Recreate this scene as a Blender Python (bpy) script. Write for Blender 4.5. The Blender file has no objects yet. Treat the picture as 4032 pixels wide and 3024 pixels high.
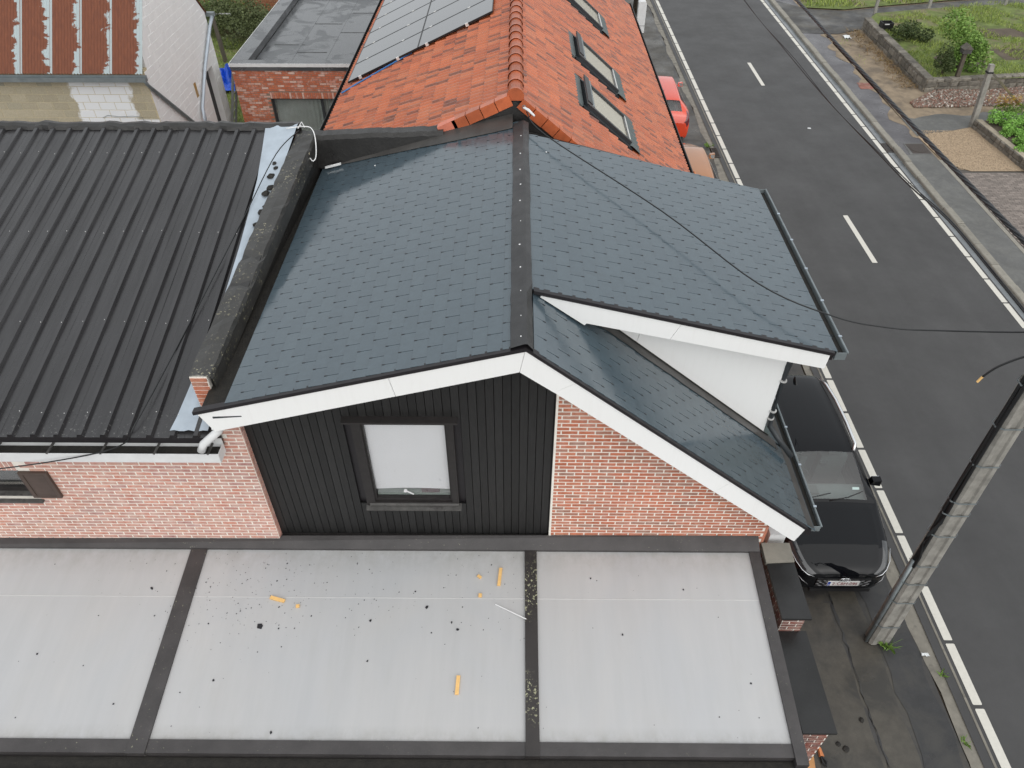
import bpy, math, random
import numpy as np
from mathutils import Matrix, Vector
random.seed(7)
rng = np.random.default_rng(7)
S = bpy.context.scene
COL = S.collection
R = math.radians

# ---------------------------------------------------------------- camera, sky, sun, exposure
CAM = Vector((0.0, 0.0, 11.0))
cd = bpy.data.cameras.new('camera'); cam = bpy.data.objects.new('camera', cd); COL.objects.link(cam)
cam.location = CAM; cam.rotation_euler = (R(47.0), 0, R(0.42))
cd.sensor_width = 36.0; cd.lens = 25.83; cd.clip_start = 0.05; cd.clip_end = 2000
S.camera = cam
SUN_EL, SUN_AZ = 36.0, 158.0          # overcast; the brightest part of the cloud is behind the camera
w = bpy.data.worlds.new('World'); S.world = w; w.use_nodes = True
nt = w.node_tree; nt.nodes.clear()
sky = nt.nodes.new('ShaderNodeTexSky'); sky.sky_type = 'NISHITA'; sky.sun_disc = False
sky.sun_elevation = R(SUN_EL); sky.sun_rotation = R(SUN_AZ); sky.air_density = 1.0; sky.dust_density = 6.0; sky.ozone_density = 1.0
hs = nt.nodes.new('ShaderNodeHueSaturation'); hs.inputs['Saturation'].default_value = 0.18; hs.inputs['Value'].default_value = 1.0
bg = nt.nodes.new('ShaderNodeBackground'); bg.inputs['Strength'].default_value = 0.15
wo = nt.nodes.new('ShaderNodeOutputWorld')
nt.links.new(sky.outputs[0], hs.inputs['Color'])
mxs = nt.nodes.new('ShaderNodeMix'); mxs.data_type = 'RGBA'; mxs.inputs[0].default_value = 0.80
mxs.inputs[7].default_value = (6.42, 6.66, 6.86, 1)        # even cloud deck
nt.links.new(hs.outputs[0], mxs.inputs[6]); nt.links.new(mxs.outputs[2], bg.inputs['Color'])
nt.links.new(bg.outputs[0], wo.inputs[0])
sd = bpy.data.lights.new('sun', 'SUN'); so = bpy.data.objects.new('sun', sd); COL.objects.link(so)
sd.energy = 1.5; sd.angle = R(115); sd.color = (1.0, 0.97, 0.93)
_d = Vector((math.sin(R(SUN_AZ)) * math.cos(R(SUN_EL)), math.cos(R(SUN_AZ)) * math.cos(R(SUN_EL)), math.sin(R(SUN_EL))))
so.rotation_euler = _d.to_track_quat('Z', 'Y').to_euler()
so.location = (0, 0, 40)
S.view_settings.view_transform = 'Standard'; S.view_settings.look = 'None'
S.view_settings.gamma = 1.0; S.view_settings.use_curve_mapping = False; S.view_settings.exposure = 0.0
S.cycles.max_bounces = 6; S.cycles.caustics_reflective = False; S.cycles.caustics_refractive = False

# ---------------------------------------------------------------- helpers
W = {}
def reg(o, parent, mw=None):
    mw = mw or Matrix.Identity(4)
    COL.objects.link(o)
    if parent is not None:
        o.parent = parent; o.matrix_parent_inverse = W[parent.name].inverted()
    o.matrix_basis = mw; W[o.name] = mw
    return o
def tag(o, label=None, cat=None, group=None, kind=None):
    if label: o['label'] = label
    if cat: o['category'] = cat
    if group: o['group'] = group
    if kind: o['kind'] = kind
    return o
def thing(name, label, cat, loc=(0, 0, 0), group=None, kind=None):
    o = bpy.data.objects.new(name, None); o.empty_display_size = 0.2
    reg(o, None, Matrix.Translation(loc))
    return tag(o, label, cat, group, kind)
def mesh_obj(name, me, parent=None, mw=None):
    return reg(bpy.data.objects.new(name, me), parent, mw)

class MB:
    def __init__(s): s.v = []; s.f = []
    def poly(s, *p):
        n = len(s.v); s.v += [tuple(q) for q in p]; s.f.append(tuple(range(n, n + len(p)))); return s
    def box(s, x0, x1, y0, y1, z0, z1):
        n = len(s.v)
        s.v += [(x0,y0,z0),(x1,y0,z0),(x1,y1,z0),(x0,y1,z0),(x0,y0,z1),(x1,y0,z1),(x1,y1,z1),(x0,y1,z1)]
        s.f += [tuple(n+i for i in q) for q in ((0,3,2,1),(4,5,6,7),(0,1,5,4),(1,2,6,5),(2,3,7,6),(3,0,4,7))]; return s
    def prism(s, pts, d):                     # polygon pts extruded by d
        n = len(s.v); k = len(pts); d = Vector(d); P = [Vector(p) for p in pts]
        s.v += [tuple(p) for p in P] + [tuple(p + d) for p in P]
        s.f.append(tuple(range(n, n + k))); s.f.append(tuple(range(n + 2*k - 1, n + k - 1, -1)))
        for i in range(k):
            j = (i + 1) % k; s.f.append((n+i, n+k+i, n+k+j, n+j))
        return s
    def hexa(s, a, b):                        # two quads a,b (4 pts each) joined
        n = len(s.v); s.v += [tuple(p) for p in a] + [tuple(p) for p in b]
        s.f += [tuple(n+i for i in q) for q in ((3,2,1,0),(4,5,6,7),(0,1,5,4),(1,2,6,5),(2,3,7,6),(3,0,4,7))]; return s
    def tube(s, pts, r, n=8, cap=True):
        P = [Vector(p) for p in pts]; rr = r if isinstance(r, (list, tuple)) else [r] * len(P); base = len(s.v)
        for i, p in enumerate(P):
            t = (P[min(i+1, len(P)-1)] - P[max(i-1, 0)]).normalized()
            a = t.cross(Vector((0, 0, 1)));
            if a.length < 1e-3: a = Vector((1, 0, 0))
            a.normalize(); b = t.cross(a)
            for k in range(n):
                th = 2*math.pi*k/n; s.v.append(tuple(p + a*(rr[i]*math.cos(th)) + b*(rr[i]*math.sin(th))))
        for i in range(len(P) - 1):
            for k in range(n):
                s.f.append((base+i*n+k, base+i*n+(k+1) % n, base+(i+1)*n+(k+1) % n, base+(i+1)*n+k))
        if cap:
            s.f.append(tuple(base + k for k in range(n))[::-1]); s.f.append(tuple(base + (len(P)-1)*n + k for k in range(n)))
        return s
    def grid(s, rows):                        # rows: list of lists of points
        n = len(s.v); m = len(rows[0])
        for r_ in rows: s.v += [tuple(p) for p in r_]
        for i in range(len(rows) - 1):
            for j in range(m - 1): s.f.append((n+i*m+j, n+i*m+j+1, n+(i+1)*m+j+1, n+(i+1)*m+j))
        return s
    def mesh(s, name, mat, smooth=False):
        me = bpy.data.meshes.new(name); me.from_pydata(s.v, [], s.f); me.update()
        if mat: me.materials.append(mat)
        if smooth:
            for p in me.polygons: p.use_smooth = True
        return me
    def build(s, name, mat, parent=None, smooth=False, mw=None):
        return mesh_obj(name, s.mesh(name, mat, smooth), parent, mw)
def merged(name, me_src_list, mats, mat, parent, kind='stuff'):
    V = []; F = []; n = 0
    for me, M in zip(me_src_list, mats):
        co = np.array([v.co for v in me.vertices]); A = np.array(M)
        V.append(co @ A[:3, :3].T + A[:3, 3]); F += [tuple(i + n for i in p.vertices) for p in me.polygons]; n += len(co)
    if not V: return None
    m2 = bpy.data.meshes.new(name); m2.from_pydata(np.vstack(V).tolist(), [], F); m2.update(); m2.materials.append(mat)
    if 'prof' in me_src_list[0].attributes:
        d = np.concatenate([[q.value for q in me.attributes['prof'].data] for me in me_src_list]); m2.attributes.new('prof', 'FLOAT', 'POINT').data.foreach_set('value', d)
    o = mesh_obj(name, m2, parent); o['kind'] = kind
    return o
def pieces(name, field, protos, M, mat, part, thing_, most=300):
    """the pieces that show largest become parts of their own, the rest one part"""
    M = sorted(M, key=lambda q: (q[1].translation - CAM).length) if most < len(M) else M
    for k, (pi, m) in enumerate(M[:most]): mesh_obj(name, protos[pi], part, m)
    rest = M[most:]
    if rest: merged(field, [protos[i] for i, _ in rest], [m for _, m in rest], mat, thing_)
def frame(o, ex, ey, ez, sx=1, sy=1, sz=1):
    ex, ey, ez = Vector(ex), Vector(ey), Vector(ez)
    m = Matrix.Identity(4)
    for i in range(3): m[i][0] = ex[i]*sx; m[i][1] = ey[i]*sy; m[i][2] = ez[i]*sz; m[i][3] = o[i]
    return m
def text_mesh(s, size, name, mat):
    cu = bpy.data.curves.new(name, 'FONT'); cu.body = s; cu.size = size; cu.align_x = 'CENTER'; cu.align_y = 'CENTER'; cu.extrude = 0.0008
    o = bpy.data.objects.new(name, cu); COL.objects.link(o)
    me = bpy.data.meshes.new_from_object(o.evaluated_get(bpy.context.evaluated_depsgraph_get()))
    bpy.data.objects.remove(o); me.materials.clear(); me.materials.append(mat); return me

# ---------------------------------------------------------------- materials
def lin(r, g, b):
    return tuple((c/255/12.92 if c/255 <= 0.04045 else ((c/255+0.055)/1.055)**2.4) for c in (r, g, b))
class M_:
    def __init__(s, name):
        s.m = bpy.data.materials.new(name); s.m.use_nodes = True; s.t = s.m.node_tree
        s.b = s.t.nodes['Principled BSDF']; s.pos = None
    def n(s, typ, **k):
        x = s.t.nodes.new(typ)
        for a, v in k.items(): setattr(x, a, v)
        return x
    def L(s, a, b): s.t.links.new(a, b)
    def P(s):
        if not s.pos: s.pos = s.n('ShaderNodeNewGeometry').outputs['Position']
        return s.pos
    def scaled(s, vec):
        v = s.n('ShaderNodeVectorMath', operation='MULTIPLY'); s.L(s.P(), v.inputs[0]); v.inputs[1].default_value = vec; return v.outputs[0]
    def noise(s, scale, detail=4, rough=.55, vec=None, dist=0):
        x = s.n('ShaderNodeTexNoise'); x.inputs['Scale'].default_value = scale; x.inputs['Detail'].default_value = detail
        x.inputs['Roughness'].default_value = rough; x.inputs['Distortion'].default_value = dist
        s.L(vec or s.P(), x.inputs['Vector']); return x.outputs['Fac']
    def ramp(s, fac, stops, interp='LINEAR'):
        x = s.n('ShaderNodeValToRGB'); x.color_ramp.interpolation = interp
        e = x.color_ramp.elements
        while len(e) < len(stops): e.new(0.5)
        for i, (p, c) in enumerate(stops):
            e[i].position = p; e[i].color = (c, c, c, 1) if isinstance(c, (int, float)) else tuple(c) + (1,)
        s.L(fac, x.inputs[0]); return x.outputs[0]
    def math(s, op, a, b=0.0, c=None):
        x = s.n('ShaderNodeMath', operation=op)
        for i, v in enumerate((a, b) if c is None else (a, b, c)):
            if isinstance(v, (int, float)): x.inputs[i].default_value = v
            else: s.L(v, x.inputs[i])
        return x.outputs[0]
    def mix(s, fac, a, b, mode='MIX'):
        x = s.n('ShaderNodeMix', data_type='RGBA', blend_type=mode)
        for i, v in ((0, fac), (6, a), (7, b)):
            if isinstance(v, (int, float)): x.inputs[i].default_value = v if i == 0 else (v, v, v, 1)
            elif isinstance(v, tuple): x.inputs[i].default_value = v + (1,) if len(v) == 3 else v
            else: s.L(v, x.inputs[i])
        return x.outputs[2]
    def rnd(s):
        o = s.n('ShaderNodeObjectInfo').outputs['Random']; g = s.n('ShaderNodeNewGeometry').outputs['Random Per Island']
        return s.math('FRACT', s.math('ADD', o, g))
    def sep(s):
        x = s.n('ShaderNodeSeparateXYZ'); s.L(s.P(), x.inputs[0]); return x.outputs
    def out(s, col=None, rough=None, metal=None, spec=None, coat=None, bump=None, bstr=.3, bdist=.01):
        for k, v in (('Base Color', col), ('Roughness', rough), ('Metallic', metal), ('Specular IOR Level', spec), ('Coat Weight', coat)):
            if v is None: continue
            if isinstance(v, (int, float)): s.b.inputs[k].default_value = v
            elif isinstance(v, tuple): s.b.inputs[k].default_value = v + (1,)
            else: s.L(v, s.b.inputs[k])
        if bump is not None:
            x = s.n('ShaderNodeBump'); x.inputs['Strength'].default_value = bstr; x.inputs['Distance'].default_value = bdist
            s.L(bump, x.inputs['Height']); s.L(x.outputs[0], s.b.inputs['Normal'])
        return s.m
def plain(name, col, rough=.5, var=.12, scale=6, metal=0, rand=0, bump=0, bscale=60, dirt=None, dscale=3, dthr=.6, spec=None, coat=None, rvar=0):
    m = M_(name)
    f = m.ramp(m.noise(scale, 5, .6), [(.25, 1-var), (.75, 1+var)])
    c = m.mix(1.0, tuple(col), f, 'MULTIPLY')
    if rand: c = m.mix(1.0, c, m.ramp(m.rnd(), [(0, 1-rand), (1, 1+rand)]), 'MULTIPLY')
    if dirt: c = m.mix(m.ramp(m.noise(dscale, 6, .7), [(dthr, 0), (dthr+.12, .8)]), c, tuple(dirt))
    r_ = m.ramp(m.noise(scale*.7, 4, .6), [(.3, max(0, rough-rvar)), (.7, min(1, rough+rvar))]) if rvar else rough
    return m.out(c, r_, metal, spec, coat, m.noise(bscale, 4, .7) if bump else None, bump)

def brick_mat(name, cols, pale=.35, pale_col=(.62, .50, .44), pthr=.55):
    m = M_(name); r_ = m.rnd()
    c = m.ramp(r_, [(i/(len(cols)-1), k) for i, k in enumerate(cols)])
    c = m.mix(1.0, c, m.ramp(m.noise(26, 5, .7), [(.25, .72), (.8, 1.25)]), 'MULTIPLY')
    p = m.math('MULTIPLY', m.ramp(m.noise(7, 5, .7), [(pthr-.1, 0), (pthr+.15, 1)]), pale)
    c = m.mix(p, c, pale_col)
    c = m.mix(1.0, c, m.ramp(m.noise(1.5, 5, .65), [(.3, .84), (.65, 1.06)]), 'MULTIPLY')
    return m.out(c, .85, bump=m.noise(120, 4, .7), bstr=.35, bdist=.004)
MAT = {}
MAT['brick_red'] = brick_mat('brick_red', [(.46,.145,.075), (.54,.18,.10), (.50,.17,.10), (.57,.21,.12), (.34,.18,.13), (.53,.175,.095)], .30)
MAT['brick_pink'] = brick_mat('brick_pink', [(.50,.225,.17), (.57,.28,.21), (.47,.25,.21), (.60,.25,.175), (.42,.22,.20), (.57,.31,.23)], .55, (.66,.49,.43), .47)
MAT['mortar'] = plain('mortar', (.83, .79, .72), .9, .1, 9, bump=.3, bscale=200)
MAT['brick_ext'] = brick_mat('brick_extension', [(.50,.13,.06), (.58,.17,.08), (.45,.13,.07), (.60,.20,.10), (.52,.15,.08), (.72,.52,.44), (.47,.12,.06)], .9, (.76,.62,.55), .62)
MAT['mortar_dark'] = plain('mortar_dark', (.24, .19, .15), .95, .1, 9)
MAT['brick_far'] = brick_mat('brick_far', [(.22,.06,.03), (.28,.08,.035), (.20,.06,.04)], .2)
MAT['mortar_far'] = plain('mortar_far', (.42, .26, .12), .95, .1, 9)
MAT['brick_pier'] = brick_mat('brick_pier', [(.20,.08,.06), (.28,.10,.07), (.16,.09,.08), (.24,.07,.05)], .35, (.5,.45,.4), .55)

def slate_mat():
    m = M_('wet_slate'); r_ = m.rnd()
    c = m.ramp(r_, [(0, (.056,.081,.099)), (.5, (.060,.086,.104)), (1, (.064,.091,.109))])
    c = m.mix(1.0, c, m.ramp(m.noise(9, 6, .7), [(.3, .90), (.75, 1.10)]), 'MULTIPLY')
    c = m.mix(m.ramp(m.noise(2.2, 6, .7, m.scaled((.5, 2.2, .5))), [(.60, 0), (.75, .55)]), c, (.040,.052,.060))
    wet = m.noise(1.1, 4, .6, dist=.6)
    rough = m.math('ADD', m.ramp(wet, [(.40, .07), (.62, .20)]), m.math('MULTIPLY', m.noise(40, 3), .08))
    return m.out(c, rough, spec=1.0, bump=m.noise(70, 4, .7), bstr=.03, bdist=.003)
MAT['slate'] = slate_mat()
MAT['bitumen'] = plain('bitumen', (.022,.021,.020), .38, .35, 4, bump=.5, bscale=18, rvar=.15)
def lichen(name, base, rough, thr=.66, scale=22, col=(.42,.40,.22)):
    m = M_(name)
    c = m.mix(1.0, base, m.ramp(m.noise(3, 5, .6), [(.3, .75), (.75, 1.3)]), 'MULTIPLY')
    spots = m.math('MULTIPLY', m.ramp(m.noise(scale, 3, .75), [(thr, 0), (thr+.05, 1)]), m.ramp(m.noise(1.7, 3, .6), [(.45, 0), (.6, 1)]))
    c = m.mix(spots, c, col)
    return m.out(c, rough, bump=m.noise(30, 4, .7), bstr=.4, bdist=.006)
MAT['bitumen_lichen'] = lichen('bitumen_lichen', (.038,.037,.035), .42, .60, 26, (.40,.37,.25))
MAT['moss_dark'] = plain('moss_dark', (.014,.012,.009), .7, .6, 14, bump=.8, bscale=40, dirt=(.10,.09,.05), dscale=22, dthr=.64)
MAT['zinc'] = plain('zinc', (.44,.50,.56), .45, .15, 3, metal=.35, bump=.15, bscale=5, dirt=(.20,.20,.20), dscale=9, dthr=.68)
MAT['grey_zinc'] = plain('grey_zinc', (.21,.24,.25), .4, .2, 5, metal=.3, rvar=.1)
def wb():
    m = M_('white_board'); n_ = m.noise(3, 6, .7, m.scaled((6, 6, .7)))
    return m.out(m.mix(m.ramp(n_, [(.5, 0), (.85, .22)]), (.885,.89,.88), (.70,.69,.65)), .38)
MAT['white_board'] = wb()
MAT['white_plastic'] = plain('white_plastic', (.70,.71,.71), .4, .08, 5, dirt=(.35,.35,.32), dscale=6, dthr=.66)
MAT['black_trim'] = plain('black_trim', (.014,.012,.014), .45, .2, 8)
MAT['ridge_metal'] = plain('ridge_metal', (.030,.030,.031), .42, .3, 6, rvar=.1, bump=.15, bscale=150)
MAT['lead'] = plain('lead_flashing', (.050,.047,.044), .42, .35, 3, bump=.3, bscale=6, rvar=.14)
MAT['white_screw'] = plain('screw_head', (.75,.75,.75), .3, 0, 5)
def wood_black():
    m = M_('black_stained_wood')
    c = m.mix(m.ramp(m.noise(9, 5, .7, m.scaled((9, 9, .8))), [(.35, 0), (.8, 1)]), (.008,.008,.008), (.021,.0205,.020))
    c = m.mix(1.0, c, m.ramp(m.rnd(), [(0, .75), (1, 1.3)]), 'MULTIPLY')
    return m.out(c, .5, bump=m.noise(30, 4, .7, m.scaled((20, 20, 1))), bstr=.2, bdist=.003)
MAT['clad'] = wood_black()
MAT['win_wood'] = plain('dark_window_wood', (.018,.0155,.015), .5, .35, 12, bump=.2, bscale=50, dirt=(.09,.07,.055), dscale=11, dthr=.70)
MAT['sill_grey'] = plain('weathered_sill', (.075,.072,.068), .6, .4, 8, bump=.3, bscale=60, dirt=(.025,.02,.02), dscale=9, dthr=.55)
MAT['blind'] = plain('white_blind', (.79,.795,.815), .6, .03, 1.5)
MAT['curtain'] = plain('curtain', (.30,.35,.32), .8, .15, 3)
MAT['room'] = plain('dark_room', (.03,.035,.035), .8, .3, 3)
def glass(name, tint=(.985,.987,.987), rough=.02, alpha=.22):
    m = M_(name)
    g = m.n('ShaderNodeBsdfGlossy'); g.inputs['Roughness'].default_value = rough; g.inputs['Color'].default_value = (1,1,1,1)
    t = m.n('ShaderNodeBsdfTransparent'); t.inputs['Color'].default_value = tint + (1,)
    ge = m.n('ShaderNodeNewGeometry'); dt = m.n('ShaderNodeVectorMath', operation='DOT_PRODUCT'); m.L(ge.outputs['Incoming'], dt.inputs[0]); m.L(ge.outputs['Normal'], dt.inputs[1])
    k = m.math('MULTIPLY_ADD', m.math('POWER', m.math('SUBTRACT', 1.0, m.math('ABSOLUTE', dt.outputs['Value'])), 5.0), .92, .04 + alpha*.3)
    mx = m.n('ShaderNodeMixShader'); m.L(k, mx.inputs[0]); m.L(t.outputs[0], mx.inputs[1]); m.L(g.outputs[0], mx.inputs[2])
    m.L(mx.outputs[0], m.t.nodes['Material Output'].inputs[0]); return m.m
MAT['glass'] = glass('window_glass')
MAT['car_glass'] = glass('car_glass', (.76,.87,.85), .02, .12)
def polycarb():
    m = M_('opal_polycarbonate')
    c = m.mix(m.ramp(m.noise(.55, 4, .6, dist=.5), [(.3, 0), (.7, 1)]), (.438,.447,.459), (.470,.466,.461))
    c = m.mix(m.ramp(m.noise(2.2, 5, .65, m.scaled((3, .5, 1))), [(.55, 0), (.85, .25)]), c, (.385,.382,.365))
    yv = m.sep()[1]
    grime = m.math('MAXIMUM', m.ramp(m.math('SUBTRACT', yv, 4.73), [(.62, 0), (1.0, 1)]), m.ramp(m.math('SUBTRACT', 4.36, yv), [(.84, 0), (1.0, 1)]))
    c = m.mix(m.math('MULTIPLY', grime, m.ramp(m.noise(5, 6, .7, m.scaled((1.5, 1, 1))), [(.35, .05), (.75, .75)])), c, (.30,.295,.275))
    c = m.mix(1.0, c, m.ramp(m.noise(1.0, 5, .65, m.scaled((5, .5, 1))), [(.3, .965), (.7, 1.03)]), 'MULTIPLY')
    c = m.mix(m.ramp(m.noise(60, 3, .8), [(.72, 0), (.76, .4)]), c, (.25,.25,.24))
    return m.out(c, .38, spec=.4, bump=m.noise(300, 1, .5, m.scaled((1, 0, 0))), bstr=.03, bdist=.002)
MAT['poly'] = polycarb()
MAT['brown_alu'] = lichen('brown_aluminium', (.050,.046,.046), .42, .66, 34, (.35,.35,.24))
MAT['brown_alu_lichen'] = lichen('brown_aluminium_lichen', (.030,.026,.025), .5, .57, 26, (.40,.40,.26))
def metal_roof():
    m = M_('anthracite_steel')
    n1 = m.noise(1.4, 5, .65, m.scaled((3.5, .55, 1)))
    c = m.mix(m.ramp(n1, [(.3, 0), (.75, 1)]), (.019,.018,.019), (.036,.035,.037))
    z = m.sep()[1]
    low = m.ramp(z, [(0, 1), (1, 1)])
    sp = m.math('MULTIPLY', m.ramp(m.noise(28, 4, .75), [(.60, 0), (.66, .45)]), m.ramp(m.math('SUBTRACT', 6.2, z), [(0, 0), (.5, 1)]))
    c = m.mix(sp, c, (.28,.28,.26))
    c = m.mix(m.ramp(m.noise(5, 6, .75, m.scaled((4, .7, 1))), [(.62, 0), (.8, .5)]), c, (.075,.068,.058))
    return m.out(c, m.ramp(m.noise(2, 4), [(.3, .20), (.7, .36)]), spec=.7, bump=m.noise(60, 3), bstr=.06)
MAT['steel'] = metal_roof()
def tile_mat():
    m = M_('clay_tile'); r_ = m.rnd()
    at = m.n('ShaderNodeAttribute'); at.attribute_name = 'prof'; u = at.outputs['Fac']
    c = m.ramp(r_, [(0, (.42,.105,.042)), (.3, (.49,.14,.058)), (.55, (.42,.115,.046)), (.8, (.37,.10,.044)), (1, (.46,.145,.066))])
    r2 = m.math('FRACT', m.math('MULTIPLY', r_, 13.7)); r3 = m.math('FRACT', m.math('MULTIPLY', r_, 29.3))
    # smoky firing marks lie in the pans of some tiles
    pan = m.ramp(m.math('ABSOLUTE', m.math('SUBTRACT', u, m.math('MULTIPLY_ADD', r3, .6, .2))), [(.08, 1), (.30, 0)])
    st = m.math('MULTIPLY', pan, m.ramp(r2, [(.40, 0), (.66, .8)]))
    st = m.math('MULTIPLY', st, m.ramp(m.noise(11, 4, .7), [(.3, .5), (.6, 1)]))
    c = m.mix(st, c, (.075,.040,.034))
    c = m.mix(1.0, c, m.ramp(m.noise(35, 4, .7), [(.3, .85), (.7, 1.15)]), 'MULTIPLY')
    c = m.mix(m.ramp(m.noise(2.2, 4, .7), [(.5, 0), (.85, .15)]), c, (.50,.30,.20))
    return m.out(c, m.ramp(m.noise(4, 4), [(.3, .22), (.7, .42)]), spec=.55, bump=m.noise(90, 3), bstr=.1)
MAT['tile'] = tile_mat()
MAT['tile_ridge'] = plain('clay_ridge', (.46,.115,.045), .33, .22, 6, rand=.15, dirt=(.36,.22,.17), dscale=5, dthr=.60)
MAT['tile_salmon'] = plain('clay_new', (.62,.19,.12), .5, .1, 6)
MAT['solar'] = plain('solar_glass', (.020,.024,.030), .05, .2, .8, spec=1.0, coat=.5)
MAT['solar_frame'] = plain('solar_frame', (.012,.012,.013), .35, .1, 5)
MAT['clamp'] = plain('clamp_alu', (.75,.74,.72), .35, .1, 9, metal=.4)
MAT['dark_frame'] = plain('dark_frame', (.035,.040,.044), .4, .15, 6)
MAT['skylight_blind'] = plain('skylight_blind', (.72,.70,.60), .7, .05, 2)
MAT['corr_lead'] = plain('corrugated_apron', (.10,.12,.12), .55, .15, 5)
MAT['gutter_black'] = plain('gutter_black', (.010,.010,.010), .4, .2, 6)
def asphalt(name, col, rough=.55, speck=.5, spots=None, wet=.12, mid=.18):
    m = M_(name)
    c = m.mix(1.0, col, m.ramp(m.noise(220, 3, .8), [(.3, 1-speck), (.75, 1+speck)]), 'MULTIPLY')
    c = m.mix(1.0, c, m.ramp(m.noise(.6, 5, .6), [(.3, .85), (.7, 1.12)]), 'MULTIPLY')
    c = m.mix(1.0, c, m.ramp(m.noise(7, 5, .7), [(.3, 1-mid), (.7, 1+mid)]), 'MULTIPLY')
    if spots: c = m.mix(m.ramp(m.noise(48, 2, .5), [(.74, 0), (.78, .5)]), c, (.17,.165,.15))
    c = m.mix(1.0, c, m.ramp(m.noise(1.6, 4, .6, m.scaled((1.0, .04, 1))), [(.3, .90), (.7, 1.08)]), 'MULTIPLY')
    if spots: c = m.mix(m.ramp(m.noise(1.3, 6, .68, dist=.4), [(.46, 0), (.62, .9)]), c, spots)
    return m.out(c, m.ramp(m.noise(.9, 5, .65), [(.35, rough-wet), (.65, rough+wet)]), spec=.45, bump=m.noise(260, 3, .8), bstr=.25, bdist=.004)
MAT['road'] = asphalt('road_asphalt', (.058,.057,.057), .58, .28, None, .06, .05)
MAT['pave'] = asphalt('pavement_asphalt', (.048,.046,.044), .50, .35, (.078,.070,.056), .2)
MAT['pave2'] = asphalt('pavement_patch', (.074,.067,.055), .46, .35, (.038,.036,.032), .22)
MAT['pave_dark'] = asphalt('pavement_dark', (.034,.034,.035), .42, .3, (.052,.050,.046), .18)
MAT['pave_far'] = asphalt('far_pavement', (.125,.125,.118), .55, .2, (.095,.095,.092), .15)
MAT['pave_wet'] = asphalt('wet_pavement', (.075,.070,.076), .34, .25, (.10,.095,.10), .14)
MAT['concrete'] = plain('gutter_concrete', (.20,.185,.155), .7, .3, 4, bump=.3, bscale=60, dirt=(.07,.065,.055), dscale=2.5, dthr=.55)
MAT['concrete_wet'] = plain('wet_concrete', (.16,.175,.185), .22, .3, 2.5, rvar=.12)
MAT['kerb'] = plain('kerb_concrete', (.25,.235,.20), .75, .2, 5, rand=.12, bump=.3, bscale=60, dirt=(.07,.065,.045), dscale=5, dthr=.6)
MAT['paint'] = plain('road_paint', (.62,.60,.54), .6, .06, 14, dirt=(.30,.285,.25), dscale=36, dthr=.62)
MAT['pole'] = plain('pole_concrete', (.27,.26,.235), .7, .35, 5, bump=.5, bscale=40, dirt=(.40,.39,.36), dscale=16, dthr=.62)
MAT['cable'] = plain('black_cable', (.012,.013,.014), .45, .2, 9)
MAT['cable_grey'] = plain('grey_cable', (.018,.021,.024), .45, .2, 9)
MAT['iron'] = plain('cast_iron', (.045,.034,.028), .6, .3, 20, bump=.3, bscale=70)
MAT['white_paint'] = plain('white_paint', (.82,.825,.82), .7, .05, 3, bump=.25, bscale=50, dirt=(.45,.44,.42), dscale=1.6, dthr=.66)
def block_mat():
    m = M_('concrete_block'); x, y, z = m.sep()
    c = m.ramp(m.rnd(), [(0, (.37,.33,.24)), (.5, (.44,.39,.285)), (.9, (.40,.36,.265)), (1, (.26,.26,.22))])
    c = m.mix(1.0, c, m.ramp(m.noise(30, 4, .7), [(.3, .85), (.7, 1.12)]), 'MULTIPLY')
    wob = m.math('MULTIPLY', m.math('SUBTRACT', m.noise(3.2, 4, .6), .5), .5)
    e1 = m.math('ADD', x, wob)
    a = m.ramp(m.math('MULTIPLY', m.math('ADD', e1, 11.42), 4.0), [(.30, 0), (.55, 1)])
    b = m.ramp(m.math('MULTIPLY', m.math('ADD', e1, 9.98), 4.0), [(.45, 1), (.70, 0)])
    lowp = m.ramp(m.math('MULTIPLY', m.math('SUBTRACT', 3.10, z), 5.0), [(.4, 0), (.6, 1)])
    fac = m.math('MULTIPLY', a, m.math('MAXIMUM', b, lowp))
    c = m.mix(fac, c, (.76,.775,.79))
    return m.out(c, .85, bump=m.noise(90, 4, .7), bstr=.3, bdist=.005)
MAT['block'] = block_mat()
MAT['block_joint'] = plain('block_joint', (.52,.45,.30), .9, .1, 9)
def rust_mat():
    m = M_('rusty_sheet')
    tc = m.n('ShaderNodeTexCoord').outputs['Object']; sx = m.n('ShaderNodeSeparateXYZ'); m.L(tc, sx.inputs[0])
    c = m.mix(m.ramp(m.noise(6, 6, .7, m.scaled((5, .8, .8))), [(.3, 0), (.75, 1)]), (.115,.034,.016), (.20,.062,.025))
    nz = m.noise(2.6, 5, .62, m.scaled((.35, 1, 1)), 1.0)
    fine = m.noise(9, 3, .6, m.scaled((4, .3, .3)))
    edge = m.ramp(sx.outputs[0], [(0, 0), (.36, 0), (.80, 1)])
    v = m.math('ADD', m.math('ADD', m.math('MULTIPLY', edge, .52), nz), m.math('MULTIPLY', fine, .12))
    bare = m.ramp(v, [(.88, 0), (.92, 1)])
    c = m.mix(bare, c, (.36,.42,.43))
    return m.out(c, .7, bump=m.noise(40, 3), bstr=.15)
MAT['rust'] = rust_mat()
MAT['earth'] = plain('earth', (.25,.195,.135), .95, .35, 2.2, bump=.5, bscale=30, dirt=(.13,.105,.08), dscale=.8, dthr=.50)
MAT['soil'] = plain('soil', (.10,.078,.056), .95, .35, 3, bump=.6, bscale=40)
MAT['gravel'] = plain('gravel_ground', (.36,.27,.18), .95, .45, 40, bump=.7, bscale=60)
MAT['grass_ground'] = plain('grass_ground', (.12,.155,.040), .95, .5, 3, bump=.7, bscale=40, dirt=(.19,.15,.10), dscale=.7, dthr=.50)
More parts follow.
